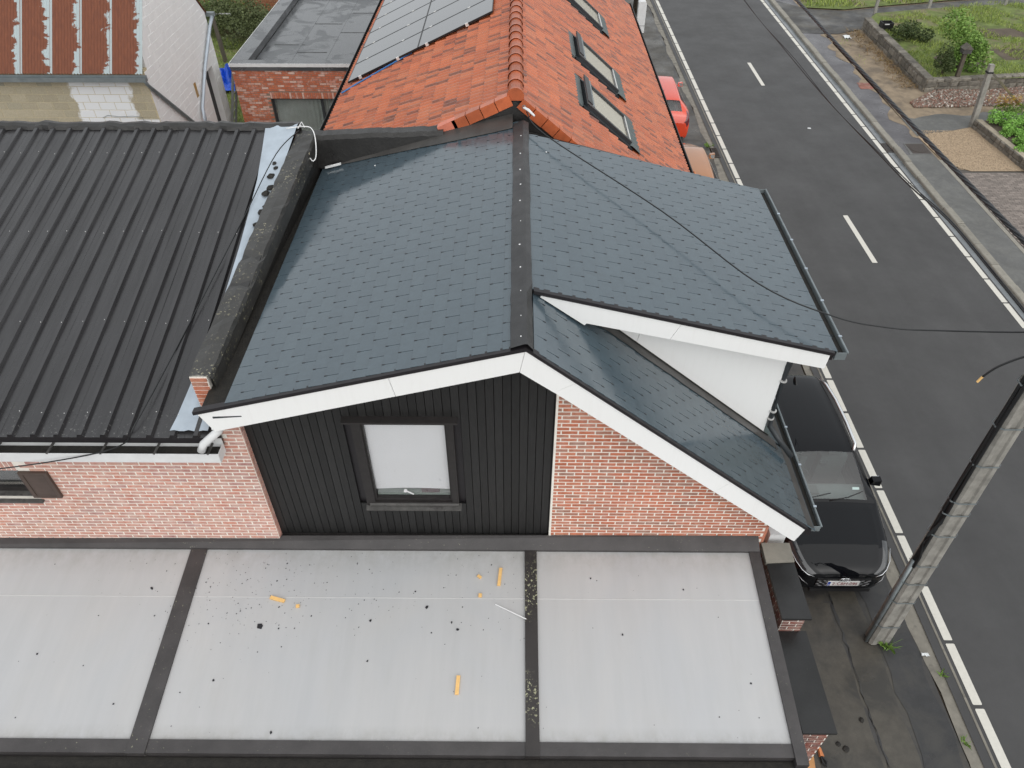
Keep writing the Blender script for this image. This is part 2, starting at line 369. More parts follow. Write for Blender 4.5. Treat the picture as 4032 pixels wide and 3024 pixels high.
MAT['stone'] = plain('wall_stone', (.17,.155,.13), .9, .4, 7, rand=.35, bump=.6, bscale=25)
MAT['stone_mortar'] = plain('stone_mortar', (.36,.31,.24), .95, .2, 8)
MAT['paver'] = plain('paver', (.20,.17,.15), .8, .2, 8, rand=.22, bump=.3, bscale=60)
MAT['paver_joint'] = plain('paver_joint', (.09,.08,.07), .95, .2, 9)
def leafm(name, a, b):
    m = M_(name); c = m.mix(m.rnd(), tuple(a), tuple(b)); m.out(c, .6, spec=.3)
    return m.m
MAT['leaf_bright'] = leafm('leaf_bright', (.14,.30,.05), (.28,.52,.11))
MAT['leaf_mid'] = leafm('leaf_mid', (.11,.20,.035), (.22,.36,.08))
MAT['leaf_dark'] = leafm('leaf_dark', (.035,.065,.018), (.10,.125,.045))
MAT['leaf_hedge'] = leafm('leaf_hedge', (.05,.065,.025), (.15,.18,.075))
MAT['grass'] = leafm('grass_blade', (.16,.24,.04), (.36,.42,.11))
MAT['dry'] = leafm('dry_blade', (.30,.22,.10), (.20,.12,.06))
MAT['flower'] = leafm('yellow_flower', (.86,.62,.02), (.92,.74,.05))
MAT['bark'] = plain('bark', (.07,.055,.04), .9, .3, 20)
def rub():
    m = M_('rubble_bits'); return m.out(m.ramp(m.rnd(), [(0, (.20,.10,.075)), (.3, (.27,.16,.12)), (.55, (.17,.14,.115)), (.85, (.30,.25,.21)), (1, (.60,.57,.52))]), .9)
MAT['rubble'] = rub()
MAT['tarp'] = plain('blue_tarp', (.012,.085,.55), .3, .25, 3, bump=.3, bscale=8)
MAT['wood_yellow'] = plain('new_wood', (.80,.50,.19), .7, .1, 20)
MAT['wood_old'] = plain('old_wood', (.10,.085,.065), .9, .3, 15)
MAT['shard'] = plain('slate_shard', (.010,.010,.014), .5, .2, 9)
MAT['white_wire'] = plain('white_wire', (.80,.80,.80), .4, .05, 9)
MAT['cream'] = plain('cream_plastic', (.70,.62,.42), .5, .1, 9)
MAT['brown_shutter'] = plain('brown_shutter', (.075,.052,.043), .55, .15, 8)
MAT['alu'] = plain('ladder_alu', (.34,.36,.35), .4, .15, 6, metal=.5)
MAT['black_car'] = plain('black_car_paint', (.003,.0035,.005), .03, .1, 2, spec=.32)
MAT['red_car'] = plain('red_car_paint', (.72,.055,.012), .22, .05, 2, coat=1.0)
MAT['brown_car'] = plain('copper_car_paint', (.42,.17,.055), .28, .05, 2, coat=1.0, metal=.25)
MAT['tyre'] = plain('tyre', (.012,.012,.012), .8, .2, 20)
MAT['chrome'] = plain('chrome', (.80,.82,.84), .18, .05, 5, metal=.9)
MAT['rim'] = plain('rim', (.35,.35,.36), .3, .1, 5, metal=.8)
MAT['lamp_glass'] = plain('lamp_glass', (.03,.032,.035), .08, .3, 20, coat=1.0)
MAT['tail_glass'] = plain('tail_glass', (.12,.012,.018), .1, .3, 20, coat=1.0)
MAT['black_plastic'] = plain('black_plastic', (.012,.012,.013), .5, .2, 9)
MAT['seat'] = plain('seat_fabric', (.05,.055,.055), .9, .2, 9)
MAT['dash'] = plain('dashboard', (.10,.11,.11), .7, .2, 9)
MAT['plate'] = plain('plate_white', (.78,.78,.76), .4, .02, 9)
MAT['plate_red'] = plain('plate_red', (.22,.018,.025), .4, .02, 9)
MAT['eu_blue'] = plain('eu_blue', (.02,.06,.36), .4, .02, 9)
MAT['terracotta'] = plain('terracotta', (.52,.26,.10), .6, .12, 6)
MAT['orange'] = plain('orange_plastic', (.62,.22,.08), .5, .15, 20)
MAT['paper'] = plain('paper', (.70,.72,.72), .6, .05, 9)

# ================================================================ ground, road, pavements
def sheet(name, pts, z, mat, parent=None, kind='structure'):
    o = MB().poly(*[(x, y, z) for x, y in pts]).build(name, mat, parent)
    if parent is None: o['kind'] = kind
    return o
sheet('ground', [(-200,-200),(200,-200),(200,300),(-200,300)], -.06, MAT['soil'])
road = sheet('road', [(6.62,-60),(12.5,-60),(12.5,180),(6.62,180)], 0.0, MAT['road'])
blk = {}
def mark(x0, x1, y0, y1):
    k = round(y1-y0, 3), round(x1-x0, 3)
    if k not in blk:
        a, b = (x1-x0)/2, (y1-y0)/2; c_ = .012
        blk[k] = MB().poly((-a+c_,-b,0),(a-c_,-b,0),(a,-b+c_,0),(a,b-c_,0),(a-c_,b,0),(-a+c_,b,0),(-a,b-c_,0),(-a,-b+c_,0)).mesh('road_marking', MAT['paint'])
    mesh_obj('road_marking', blk[k], road, Matrix.Translation(((x0+x1)/2, (y0+y1)/2, .004)))
for k in range(-3, 38):
    yy = 4.81 + k*1.0315; mark(6.855, 6.995, yy, yy+.975)
for k in range(-3, 38):
    yy = 4.55 + k*1.0315; mark(12.10, 12.245, yy, yy+.985)
for yy in (-8.6, 4.1, 16.6, 28.88, 41.2): mark(9.49, 9.63, yy, yy+2.46)

lp = sheet('pavement', [(-12,-60),(6.43,-60),(6.43,180),(-12,180)], -.02, MAT['pave'])
rows = []
for yy in np.arange(-4, 45, .25):
    e_ = .05*math.sin(yy*1.7) + random.uniform(-.025, .025)
    rows.append([(6.42+e_, yy, -.016), (6.52, yy, -.012), (6.60, yy, -.018), (6.76, yy, -.012), (6.765, yy, .006), (6.80, yy, .006)])
o = MB().grid(rows).build('gutter_strip', MAT['concrete']); o['kind'] = 'structure'
def patch(name, pts, mat, z=-.014):
    sheet(name, pts, z, mat, lp)
def wob(x, y0, y1, a=.04, st=.3):
    return [(x + random.uniform(-a, a), y) for y in np.arange(y0, y1+.01, st)]
patch('asphalt_patch', wob(5.28, -4, 6.8, .02) + wob(5.75, -4, 6.8, .05)[::-1], MAT['pave2'])
patch('asphalt_patch', wob(5.80, -4, 7.5, .05) + wob(6.36, -4, 7.5, .05)[::-1], MAT['pave_dark'], -.0145)
patch('asphalt_patch', wob(4.35, -4, 6.6, .02) + wob(5.22, -4, 6.6, .02)[::-1], MAT['pave2'], -.015)
patch('asphalt_patch', wob(3.6, 24, 40, .02, 1) + wob(6.3, 24, 40, .08, 1)[::-1], MAT['pave2'], -.0155)
# crack seam in the near pavement
o = MB().grid([[(5.27+random.uniform(-.03,.03), y, -.011), (5.29+random.uniform(-.03,.03), y, -.011)] for y in np.arange(2, 6.8, .12)]).build('pavement_seam', MAT['pave_dark'], lp)

# far side of the road
sheet('gutter_channel', [(12.29,-60),(12.5,-60),(12.5,180),(12.29,180)], .004, MAT['concrete_wet'])
kerb = thing('kerb', None, None, (12.6, 20, 0), kind='structure')
ks = {}
yy = 8.0
while yy < 42:
    ln = random.choice((.95, 1.0, 1.05, .9))
    if ln not in ks:
        b_ = MB(); p = [(-.11, 0), (.10, 0), (.10, .115), (-.085, .115), (-.105, .095)]
        b_.prism([(x, 0, z) for x, z in p], (0, ln-.014, 0)); ks[ln] = b_.mesh('kerb_stone', MAT['kerb'])
    mesh_obj('kerb_stone', ks[ln], kerb, Matrix.Translation((12.6+random.uniform(-.012,.012), yy, random.uniform(-.02, .006))) @ Matrix.Rotation(random.uniform(-.006,.006), 4, 'Z'))
    yy += ln
fp = MB().box(12.70, 13.62, 6, 22.78, -.05, .10).build('far_pavement', MAT['pave_far']); fp['kind'] = 'structure'
fp2 = MB().box(12.70, 13.62, 22.79, 60, -.05, .098).build('far_pavement', MAT['pave_wet']); fp2['kind'] = 'structure'
MB().box(13.62, 13.74, 6, 22.4, -.05, .106).build('edging_strip', MAT['kerb'], fp)
sheet('spilled_earth', [(13.62+.0, 24.0)] + [(13.45+.16*math.sin(y*1.9)+.12*math.sin(y*4.3+1)+random.uniform(-.05,.05), y) for y in np.arange(24.1, 34.6, .18)] + [(13.62, 34.6)], .103, MAT['earth'], fp2)
sheet('manhole_surround', [(12.86,22.78),(13.6,22.78),(13.6,23.62),(12.95,23.62)], .104, MAT['pave_far'], fp2)
sheet('terracotta_slab', [(13.12,28.3),(13.62,28.3),(13.62,28.62),(13.12,28.62)], .106, MAT['brick_pier'], fp2)
sheet('terracotta_slab', [(13.16,28.64),(13.62,28.64),(13.62,28.93),(13.16,28.93)], .106, MAT['brick_pier'], fp2)
yard = sheet('yard_earth', [(13.6,6),(60,6),(60,80),(13.6,80)], .085, MAT['earth'])
sheet('driveway', [(12.7,34.75),(14.2,34.6),(16.2,35.6),(19.1,36.9),(40,40.3),(40,42.5),(21.7,39.5),(17.3,38.4),(15.6,37.9),(13.9,38.2),(12.7,39.6)], .108, MAT['pave'])
sheet('concrete_apron', [(13.62,25.6)] + [(x, 25.75+.12*math.sin(x*3)+random.uniform(-.08,.08)+(x-13.6)*.12) for x in np.arange(13.8, 22, .3)] + [(22,25.6),(15.82,24.95),(14.9,24.6),(14.12,24.42),(13.62,24.2)], .095, MAT['pave_far'])
sheet('gravel_bed', [(13.74,22.2),(14.32,21.62),(16.05,21.65),(15.82,24.9),(14.9,24.55),(14.12,24.38),(13.62,24.1)], .11, MAT['gravel'])
gd = sheet('garden', [(15.55,28.15),(24,28.9),(50,32),(50,39),(24,37.9),(19.1,37.0),(16.4,36.3),(15.6,35.2)], .48, MAT['grass_ground'])
sheet('far_verge', [(13.8,38.3),(15.6,38.0),(17.3,38.5),(21.7,39.6),(40,42.7),(40,70),(13.8,70)], .15, MAT['grass_ground'])
sheet('planting_bed', [(15.95,21.7),(30,21.7),(30,25.5),(16.1,24.9)], .34, MAT['soil'])
sheet('back_lawn', [(-40,19),(-8.7,19),(-8.7,34),(-40,60)], -.005, MAT['grass_ground'])
sheet('back_path', [(-9.9,19),(-8.7,19),(-8.7,26.4),(-9.6,26.4)], .006, MAT['gravel'])
for nm, pts in (('soil_patch', [(16.6,29.9),(18.4,29.6),(18.6,30.5),(17.6,31.0),(16.7,30.7)]), ('soil_patch', [(19.3,30.3),(22.5,30.6),(22.0,31.8),(19.5,31.5)]), ('soil_patch', [(19.8,33.0),(22.0,33.2),(21.6,34.2),(19.9,34.0)])):
    sheet(nm, [(x+random.uniform(-.1,.1), y+random.uniform(-.1,.1)) for x, y in pts], .486, MAT['soil'], gd)
# pavers of the drive opposite
pj = sheet('paved_drive', [(13.74,8),(20,8),(20,21.62),(14.3,21.62),(13.74,22.0)], .098, MAT['paver_joint'])
pv = MB().box(0, .192, 0, .092, 0, .02).mesh('paver', MAT['paver'])
L_ = []
for j in range(64):
    for i in range(22):
        x = 13.76 + i*.2 + (j % 2)*.1; y = 15.1 + j*.1
        if x < 18.0: L_.append((0, Matrix.Translation((x, y, .09+random.uniform(0, .004)))))
pieces('paver', 'paver_field', [pv], L_, MAT['paver'], pj, pj)

# ================================================================ bricks and slates
def brick_proto(mat, l, h, d=.02, c_=.004):
    out = []
    for k in range(4):
        j = lambda: random.uniform(-.0018, .0018)
        q = [(0, 0), (l, 0), (l, h), (0, h)]
        f0 = [(x + (c_ if x == 0 else -c_) + j(), -.007, z + (c_ if z == 0 else -c_) + j()) for x, z in q]
        f1 = [(x + j(), -.003, z + j()) for x, z in q]; f2 = [(x, d, z) for x, z in q]
        b_ = MB(); b_.v = f0 + f1 + f2; b_.f = [(0,1,2,3)] + [(4+i, 4+(i+1) % 4, (i+1) % 4, i) for i in range(4)] + [(8+i, 8+(i+1) % 4, 4+(i+1) % 4, 4+i) for i in range(4)]
        out.append(b_.mesh('brick', mat))
    return out
def courses(x0, x1, z0, z1, l=.2, h=.0625, gap=.018, ok=None, shift=0.0):
    """yield (x, z, length) for a running bond"""
    out = []; k = 0; z = z0
    while z + h - gap <= z1 + 1e-6:
        x = x0 - ((k % 2)*l/2 + shift) % l
        while x < x1 - .02:
            a, b = max(x, x0), min(x + l - gap, x1)
            if b - a > .03 and (ok is None or ok(a, b, z, z + h)): out.append((a, z, b - a))
            x += l
        k += 1; z += h
    return out
def lay(cs, face, off, l, gap=.018):
    """face: '-y' plane y=off, '+x' plane x=off, '-x' plane x=off"""
    M = []
    for a, z, ln in cs:
        s = ln/(l - gap)
        if face == '-y': m = frame((a, off, z), (1,0,0), (0,1,0), (0,0,1), s)
        elif face == '+x': m = frame((off, a, z), (0,1,0), (-1,0,0), (0,0,1), s)
        else: m = frame((off, a + ln, z), (0,-1,0), (1,0,0), (0,0,1), s)
        M.append((random.randrange(4), m))
    return M

def slate_proto():
    b_ = MB(); t = .007
    b_.hexa([(0,0,.009),(.289,0,.009),(.289,.36,-.005),(0,.36,-.005)], [(0,0,.009+t),(.289,0,.009+t),(.289,.36,-.005+t),(0,.36,-.005+t)])
    return b_.mesh('slate', MAT['slate'])
def slates(O, up, length, yA, yB, n, sign, ey=.163):
    """rows from the eave O (x,z at y=0) up along `up`; sign: direction in y so that x-axis x up = n"""
    M = []; H = []; up = Vector(up).normalized(); n = Vector(n).normalized(); ex = up.cross(n)     # right-handed: ex x up = n
    s = 0.0; k = 0
    while s < length - .03:
        y = yA - (k % 2)*.15 - .02
        while y < yB - .01:
            a, b = max(y, yA), min(y + .30, yB)
            if b - a > .03:
                ln = min(.36, length - s + .12 if length - s < .36 else .36); ln = min(ln, length - s)
                base = Vector((O[0], 0, O[1])) + up*s + n*random.uniform(0, .0015)
                w_ = (b - a - (.007 if b - a > .1 else 0))/.289
                p = base + Vector((0, a if ex.y > 0 else b - .007*(b-a > .1), 0))
                tw = random.uniform(-.003, .003)
                M.append((0, frame(p, ex + up*tw, up - ex*tw, n, w_, ln/.36)))
                if b < yB - .01 and s > .01: H.append(base + Vector((0, b - .005, 0)) + up*(-.004) + n*.0165)
            y += .30
        s += ey; k += 1
    return M, H, up, n

# ================================================================ main house
RX, RZ = .10, 6.28
SL, SR, SD = .2585, .823, .247
YO, YD, YC = 5.60, 6.60, 7.00
zl = lambda x: RZ + SL*(x - RX); zr = lambda x: RZ - SR*(x - RX); zd = lambda x: RZ - SD*(x - RX)
H = thing('slate_roofed_house', 'house with wet dark slate roof, white bargeboards and black boarded gable', 'house', (0.1, 8.3, 0))
roof = MB()
roof.prism([(-3.10,5.63,zl(-3.10)-.015),(RX,5.63,RZ-.015),(RX,5.63,RZ-.17),(-3.10,5.63,zl(-3.10)-.17)], (0, 5.42, 0))
roof.prism([(RX,5.63,RZ-.018),(3.79,5.63,zr(3.79)-.018),(3.79,5.63,zr(3.79)-.15),(RX,5.63,RZ-.19)], (0, 1.5, 0))
roof.prism([(3.3,7.13,zr(3.3)-.018),(3.79,7.13,zr(3.79)-.018),(3.79,7.13,zr(3.79)-.15),(3.3,7.13,zr(3.3)-.15)], (0, 3.4, 0))
roof.prism([(RX,6.625,RZ-.02),(3.76,6.625,zd(3.76)-.02),(3.76,6.625,zd(3.76)-.14),(.66,6.625,zd(.66)-.14)], (0, 3.9, 0))
roofo = roof.build('roof', MAT['black_trim'], H)
sp = [slate_proto()]
uL = Vector((1, 0, SL)).normalized(); nL = Vector((-SL, 0, 1)).normalized()
uR = Vector((-1, 0, SR)).normalized(); nR = Vector((SR, 0, 1)).normalized()
uD = Vector((-1, 0, SD)).normalized(); nD = Vector((SD, 0, 1)).normalized()
lenL = (3.10 + RX - .05)/uL.x; lenR = (3.785 - RX - .04)/-uR.x; lenD = (3.78 - RX - .05)/-uD.x
ALL = []; HK = []
for a in (slates((-3.13, zl(-3.13)), uL, lenL, 5.615, 11.0, nL, 1), slates((3.825, zr(3.825)), uR, lenR, 5.615, 6.97, nR, -1),
          slates((3.78, zd(3.78)), uD, lenD, 6.612, 10.53, nD, -1), slates((3.825, zr(3.825)), uR, .52, 7.0, 10.5, nR, -1)):
    ALL += a[0]
    for h_ in a[1]: HK.append((h_, a[2], a[3]))
pieces('slate', 'slate_field', sp, ALL, MAT['slate'], roofo, H)
hb = MB()
for p, u, n in HK:
    e = Vector((0, 1, 0)); a = .0055
    hb.hexa([p-e*a, p+e*a, p+e*a+u*.034, p-e*a+u*.034], [p-e*a+n*.004, p+e*a+n*.004, p+e*a+u*.034+n*.001, p-e*a+u*.034+n*.001])
hk = hb.build('slate_hooks', MAT['black_trim'], H); hk['kind'] = 'stuff'
# ridge capping
def strip(pts_a, pts_b, name, mat, parent, th=.006, lift=.0):
    m = MB(); A = [Vector(p)+Vector((0,0,lift)) for p in pts_a]; B = [Vector(p)+Vector((0,0,lift)) for p in pts_b]; d = Vector((0,0,-th))
    for i in range(len(A)-1): m.hexa([A[i]+d, A[i+1]+d, B[i+1]+d, B[i]+d], [A[i], A[i+1], B[i+1], B[i]])
    return m.build(name, mat, parent)
cap = thing  # (placeholder name kept short)
def ridge_piece(y0, y1, lift):
    m = MB(); n_ = 14; rows = []
    for i in range(n_+1):
        y = y0 + (y1-y0)*i/n_; a = random.uniform(-.006, .006); r2 = RX+.068
        zz = (zr if y < YD-.02 else zd)(r2)
        rows.append([(-.062+a, y, zl(-.062)+.012+lift), (-.058+a, y, zl(-.058)+.040+lift), (RX-.015, y, RZ+.052+lift), (RX+.012, y, RZ+.050+lift), (r2+a, y, zz+.036+lift), (r2+.004+a, y, zz+.004+lift)])
    m.grid(rows); return m.build('ridge_cap', MAT['ridge_metal'], H)
rc1 = ridge_piece(5.58, 8.62, .004); rc2 = ridge_piece(8.58, 10.86, 0)
sm = MB().tube([(0,0,0),(0,0,.008)], .011, 8).mesh('screw', MAT['white_screw'])
for i, yv in enumerate((5.72, 6.06, 6.50, 6.95, 7.42, 7.95, 8.45, 8.88, 9.30, 9.78, 10.35)):
    mesh_obj('screw', sm, rc1 if yv < 8.6 else rc2, Matrix.Translation((.045+random.uniform(-.012,.012), yv, zl(.045)+.050)))
for x, y in ((.42, 10.02), (-2.2, 10.62)): mesh_obj('screw', sm, roofo, Matrix.Translation((x, y, (zd if x > 0 else zl)(x)+.022)))
# bargeboards
def board(pts, y, name, th=.024, parent=H, mat='white_board'): return MB().prism([(x, y, z) for x, z in pts], (0, th, 0)).build(name, MAT[mat], parent)
zlo = lambda x: 5.965 + .269*(x - .05); zro = lambda x: 5.965 - .8235*(x - .05)
g_ = .003
board([(-3.455, 5.325), (-1.32-g_, zl(-1.32)-.035), (-1.27-g_, zlo(-1.27)), (-3.335, zlo(-3.335))], YO-.022, 'bargeboard')
board([(-1.32+g_, zl(-1.32)-.035), (RX-.012, RZ-.037), (.047-.012, 5.962), (-1.27+g_, zlo(-1.27))], YO-.022, 'bargeboard')
board([(RX-.008, RZ-.036), (.62, zr(.62)-.037), (.40, zro(.40)), (.047-.008, 5.960)], YO-.022, 'bargeboard')
board([(.62+g_, zr(.62)-.040), (2.55, zr(2.55)-.037), (2.38, zro(2.38)), (.40+g_, zro(.40))], YO-.022, 'bargeboard')
board([(2.55+g_, zr(2.55)-.040), (3.675, zr(3.675)-.037), (3.60, zro(3.60)+.01), (3.565, zro(3.565)), (2.38+g_, zro(2.38))], YO-.022, 'bargeboard')
def trim(a, b, y, name='verge_trim', h=.045, d=.075):
    m = MB(); A = Vector((a[0], y, a[1])); B = Vector((b[0], y, b[1])); u = Vector((0,0,h)); w_ = Vector((0,d,0))
    m.hexa([A, B, B+w_, A+w_], [A+u, B+u, B+u+w_, A+u+w_]); return m.build(name, MAT['black_trim'], H)
trim((-3.50, zl(-3.50)-.034), (RX, RZ-.034), YO-.032); trim((RX, RZ-.034), (3.70, zr(3.70)-.034), YO-.032)
trim((.19, zd(.19)-.032), (3.74, zd(3.74)-.032), YD-.036)
board([(-3.30, 5.262), (-2.98, 5.292), (-2.98, 5.306), (-3.30, 5.290)], YO-.0245, 'board_slot', .003, mat='dark_frame')
# soffits behind the boards
for P in ([(-3.38, 5.05), (.05, 5.965), (.05, 5.985), (-3.38, 5.07)], [(.05, 5.96), (3.58, zro(3.58)), (3.58, zro(3.58)+.02), (.05, 5.98)]):
    MB().prism([(x, YO+.004, z) for x, z in P], (0, .34, 0)).build('soffit', MAT['white_board'], H)
# dormer
zdo = lambda x: 5.818 - .2325*(x - .775)
board([(.262, zr(.262)+.03-.0), (.275, zd(.275)-.032), (1.88-g_, zd(1.88)-.032), (1.78-g_, zdo(1.78)), (.80, zdo(.80)), (.775, zr(.775)+.062)], YD-.022, 'dormer_bargeboard')
board([(1.88+g_, zd(1.88)-.032), (3.695, zd(3.695)-.032), (3.685, zdo(3.685)), (1.78+g_, zdo(1.78))], YD-.022, 'dormer_bargeboard')
MB().prism([(x, YD+.004, z) for x, z in [(.80, zdo(.80)+.0), (3.68, zdo(3.68)), (3.68, zdo(3.68)+.02), (.80, zdo(.80)+.02)]], (0, .41, 0)).build('soffit', MAT['white_board'], H)
board([(.95, zr(.95)+.03), (1.48-g_, zr(1.48)+.03), (1.62-g_, zd(1.62)-.1), (.95, zd(.95)-.1)], YC, 'dormer_cheek', .03)
board([(1.48+g_, zr(1.48)+.03), (3.42, zr(3.42)+.03), (3.42, zd(3.42)-.1), (1.62+g_, zd(1.62)-.1)], YC, 'dormer_cheek', .03)
MB().box(3.36, 3.415, 7.03, 10.45, 3.3, zd(3.4)-.1).build('dormer_wall', MAT['white_board'], H)
dw = MB().box(3.40, 3.43, 7.6, 9.9, 4.05, 5.0).build('dormer_window', MAT['dark_frame'], H)
MB().box(3.425, 3.435, 7.68, 8.7, 4.12, 4.93).build('pane', MAT['glass'], dw); MB().box(3.425, 3.435, 8.8, 9.82, 4.12, 4.93).build('pane', MAT['glass'], dw)
MB().box(.3, 3.36, 10.38, 10.45, 3.2, 5.35).build('dormer_back_wall', MAT['bitumen'], H)
# lead along cheek
A = []; B = []
for i in range(24):
    x = .19 + (3.62-.19)*i/23; A.append((x, 6.815+random.uniform(-.008,.008)+(.02 if x > 1 else -.02), zr(x)+.034)); B.append((x, 7.0, zr(x)+.038))
strip(A, B, 'cheek_flashing', MAT['lead'], H)
strip([(x, 6.992, zr(x)+.04) for x in (.19, 3.5)], [(x, 6.994, zr(x)+.060) for x in (.19, 3.5)], 'flashing_upstand', MAT['bitumen'], H, .004)
# rear flashing against the neighbour, left slope
A = []; B = []
for i in range(20):
    x = -3.12 + (3.05)*i/19; k = i/19; yl = 10.86 + (1-k)*.16
    A.append((x, yl - .02 + random.uniform(-.012,.012) - .10*k, zl(x)+.030)); B.append((x, 11.09, zl(x)+.05 + .06))
strip(A, B, 'rear_flashing', MAT['lead'], H)
MB().hexa([(-3.06,10.90,zl(-3.06)+.05),(-2.80,10.90,zl(-2.80)+.05),(-2.80,10.925,zl(-2.80)+.05),(-3.06,10.925,zl(-3.06)+.05)], [(-3.06,10.90,zl(-3.06)+.08),(-2.80,10.90,zl(-2.80)+.08),(-2.80,10.925,zl(-2.80)+.08),(-3.06,10.925,zl(-3.06)+.08)]).build('flashing_batten', MAT['white_board'], H)
strip([(.16, 10.40, zd(.16)-.20), (3.3, 10.40, zd(3.3)-.25)], [(.16, 11.08, zd(.16)-.20), (3.3, 11.08, zd(3.3)-.25)], 'valley_flashing', MAT['bitumen'], H)
# valley trough beside the parapet
trough = MB().hexa([(-3.46,5.66,5.22),(-3.09,5.66,5.24),(-3.09,11.05,5.26),(-3.46,11.05,5.26)], [(-3.46,5.66,5.30),(-3.09,5.66,5.32),(-3.09,11.05,5.36),(-3.46,11.05,5.36)]).build('valley_gutter', MAT['moss_dark'], H)
MB().hexa([(-3.115,5.65,5.3),(-3.095,5.65,5.3),(-3.095,11.0,5.3),(-3.115,11.0,5.3)], [(-3.125,5.65,zl(-3.12)+.012),(-3.10,5.65,zl(-3.10)+.012),(-3.10,11.0,zl(-3.10)+.012),(-3.125,11.0,zl(-3.12)+.012)]).build('eave_trim', MAT['grey_zinc'], H)
# gutters, half boxes in zinc
def gutter(x0, z0, y0, y1, name, mat, parent, wd=.13, h=.11):
    m = MB(); t = .008
    m.box(x0, x0+t, y0, y1, z0-h, z0+.01); m.box(x0+t, x0+wd-t, y0, y1, z0-h, z0-h+t); m.box(x0+wd-t, x0+wd, y0, y1, z0-h, z0-.002)
    m.box(x0+wd-.002, x0+wd+.016, y0, y1, z0-.014, z0+.004); m.box(x0+t, x0+wd-t, y0, y0+t, z0-h+t, z0-.004); m.box(x0+t, x0+wd-t, y1-t, y1, z0-h+t, z0-.004)
    return m.build(name, MAT[mat], parent)
g1 = gutter(3.77, zd(3.77)-.0, 6.60, 10.55, 'dormer_gutter', 'grey_zinc', H)
MB().box(3.782, 3.888, 6.62, 10.53, zd(3.77)-.098, zd(3.77)-.06).build('gutter_dirt', MAT['moss_dark'], g1)
g2 = gutter(3.81, zr(3.81)-.0, 5.68, 10.5, 'eave_gutter', 'grey_zinc', H, .12, .10)
MB().box(3.820, 3.920, 5.70, 10.48, zr(3.81)-.088, zr(3.81)-.06).build('gutter_dirt', MAT['moss_dark'], g2)
strip([(3.71, y, zr(3.71)+.022) for y in (5.64, 10.4)], [(3.828, y, zr(3.828)+.022) for y in (5.64, 10.4)], 'eave_apron', MAT['lead'], H)
cm = MB().box(.045, .085, -.012, .012, -.004, .010).mesh('gutter_clip', MAT['zinc'])
for yv in np.arange(6.9, 10.5, .72): mesh_obj('gutter_clip', cm, g1, Matrix.Translation((3.84, yv, zd(3.77)+.004)))
for yv in np.arange(6.0, 10.4, .72): mesh_obj('gutter_clip', cm, g2, Matrix.Translation((3.875, yv, zr(3.81)+.004)))
dp = MB().tube([(3.83,6.98,5.32),(3.82,6.98,5.20),(3.60,6.99,5.00),(3.47,7.0,4.92),(3.455,7.0,4.80),(3.455,7.0,3.85),(3.47,6.98,3.74),(3.58,6.90,3.60),(3.80,6.76,3.36)], .04, 10).build('downpipe', MAT['dark_frame'], H, True)
for zz in (4.55, 4.0): MB().tube([(3.455,7.0,zz),(3.455,7.0,zz+.02)], .047, 10).build('pipe_clip', MAT['clamp'], dp)
MB().tube([(3.455,7.0,3.86),(3.455,7.0,3.885)], .046, 10).build('pipe_collar', MAT['clamp'], dp)
# ---- gable wall: brick field on the road side, black boards beside it
YB, YW = 5.915, 5.955
ztop = lambda x: zr(x) - .16
gw = MB(); gw.prism([(.465, YB, 0), (3.36, YB, 0), (3.36, YB, ztop(3.36)), (.465, YB, ztop(.465))], (0, .2, 0))
gwo = gw.build('gable_wall', MAT['mortar'], H)
bp_red = brick_proto(MAT['brick_red'], .182, .0445)
cs = courses(.482, 3.36, 2.50, 5.4, ok=lambda a, b, z0, z1: z1 < ztop((a+b)/2)+.02, shift=.04)
pieces('brick', 'brick_field', bp_red, lay(cs, '-y', YB, .2), MAT['brick_red'], gwo, H)
MB().box(3.36, 3.40, 5.915, 10.5, 0, 2.9).build('street_wall', MAT['brick_red'], H)
MB().box(-3.18, 3.36, 10.6, 10.8, 0, 5.3).build('rear_wall', MAT['mortar'], H)
MB().box(-3.2, -3.1, 6.2, 10.6, 0, 5.2).build('inner_wall', MAT['mortar'], H)
bk = MB(); bk.prism([(-3.22, YW+.04, 2.4), (-1.80, YW+.04, 2.4), (-1.80, YW+.04, 5.52), (-3.22, YW+.04, 5.15)], (0, .15, 0)); bk.prism([(-.82, YW+.04, 2.4), (.465, YW+.04, 2.4), (.465, YW+.04, ztop(.465)), (.09, YW+.04, 6.02), (-.82, YW+.04, 5.77)], (0, .15, 0))
bk.prism([(-1.80, YW+.04, 4.82), (-.82, YW+.04, 4.82), (-.82, YW+.04, 5.77), (-1.80, YW+.04, 5.52)], (0, .15, 0)); bk.box(-1.80, -.82, YW+.04, YW+.19, 2.4, 3.39)
bk = bk.build('boarded_wall', MAT['black_trim'], H)
WX0, WX1, WZ0, WZ1 = -1.93, -.73, 3.30, 4.90      # outer window frame
x = -3.20
pw = .0985
ztc = lambda x: min(zl(x) - .2, zr(x) - .2)
while x < .455:
    x1 = min(x + pw - .008, .455)
    segs = [(2.62, None)]
    if x1 > WX0 and x < WX1: segs = [(2.62, WZ0), (WZ1, None)]
    for a, b in segs:
        if b is None: P = [(x, a), (x1, a), (x1, ztc(x1)), (x, ztc(x))]
        else: P = [(x, a), (x1, a), (x1, b), (x, b)]
        yy = YW + random.uniform(-.001, .001)
        MB().hexa([(P[0][0], yy, P[0][1]), (P[1][0], yy, P[1][1]), (P[1][0], yy, P[2][1]), (P[0][0], yy, P[3][1])][::1], [(P[0][0]-.006, yy+.022, P[0][1]), (P[1][0]+.002, yy+.022, P[1][1]), (P[1][0]+.002, yy+.022, P[2][1]), (P[0][0]-.006, yy+.022, P[3][1])]).build('board', MAT['clad'], bk)
    x += pw
MB().box(.455, .482, YB-.012, YW, 2.6, ztop(.47)+.02).build('mortar_edge', MAT['mortar'], gwo)
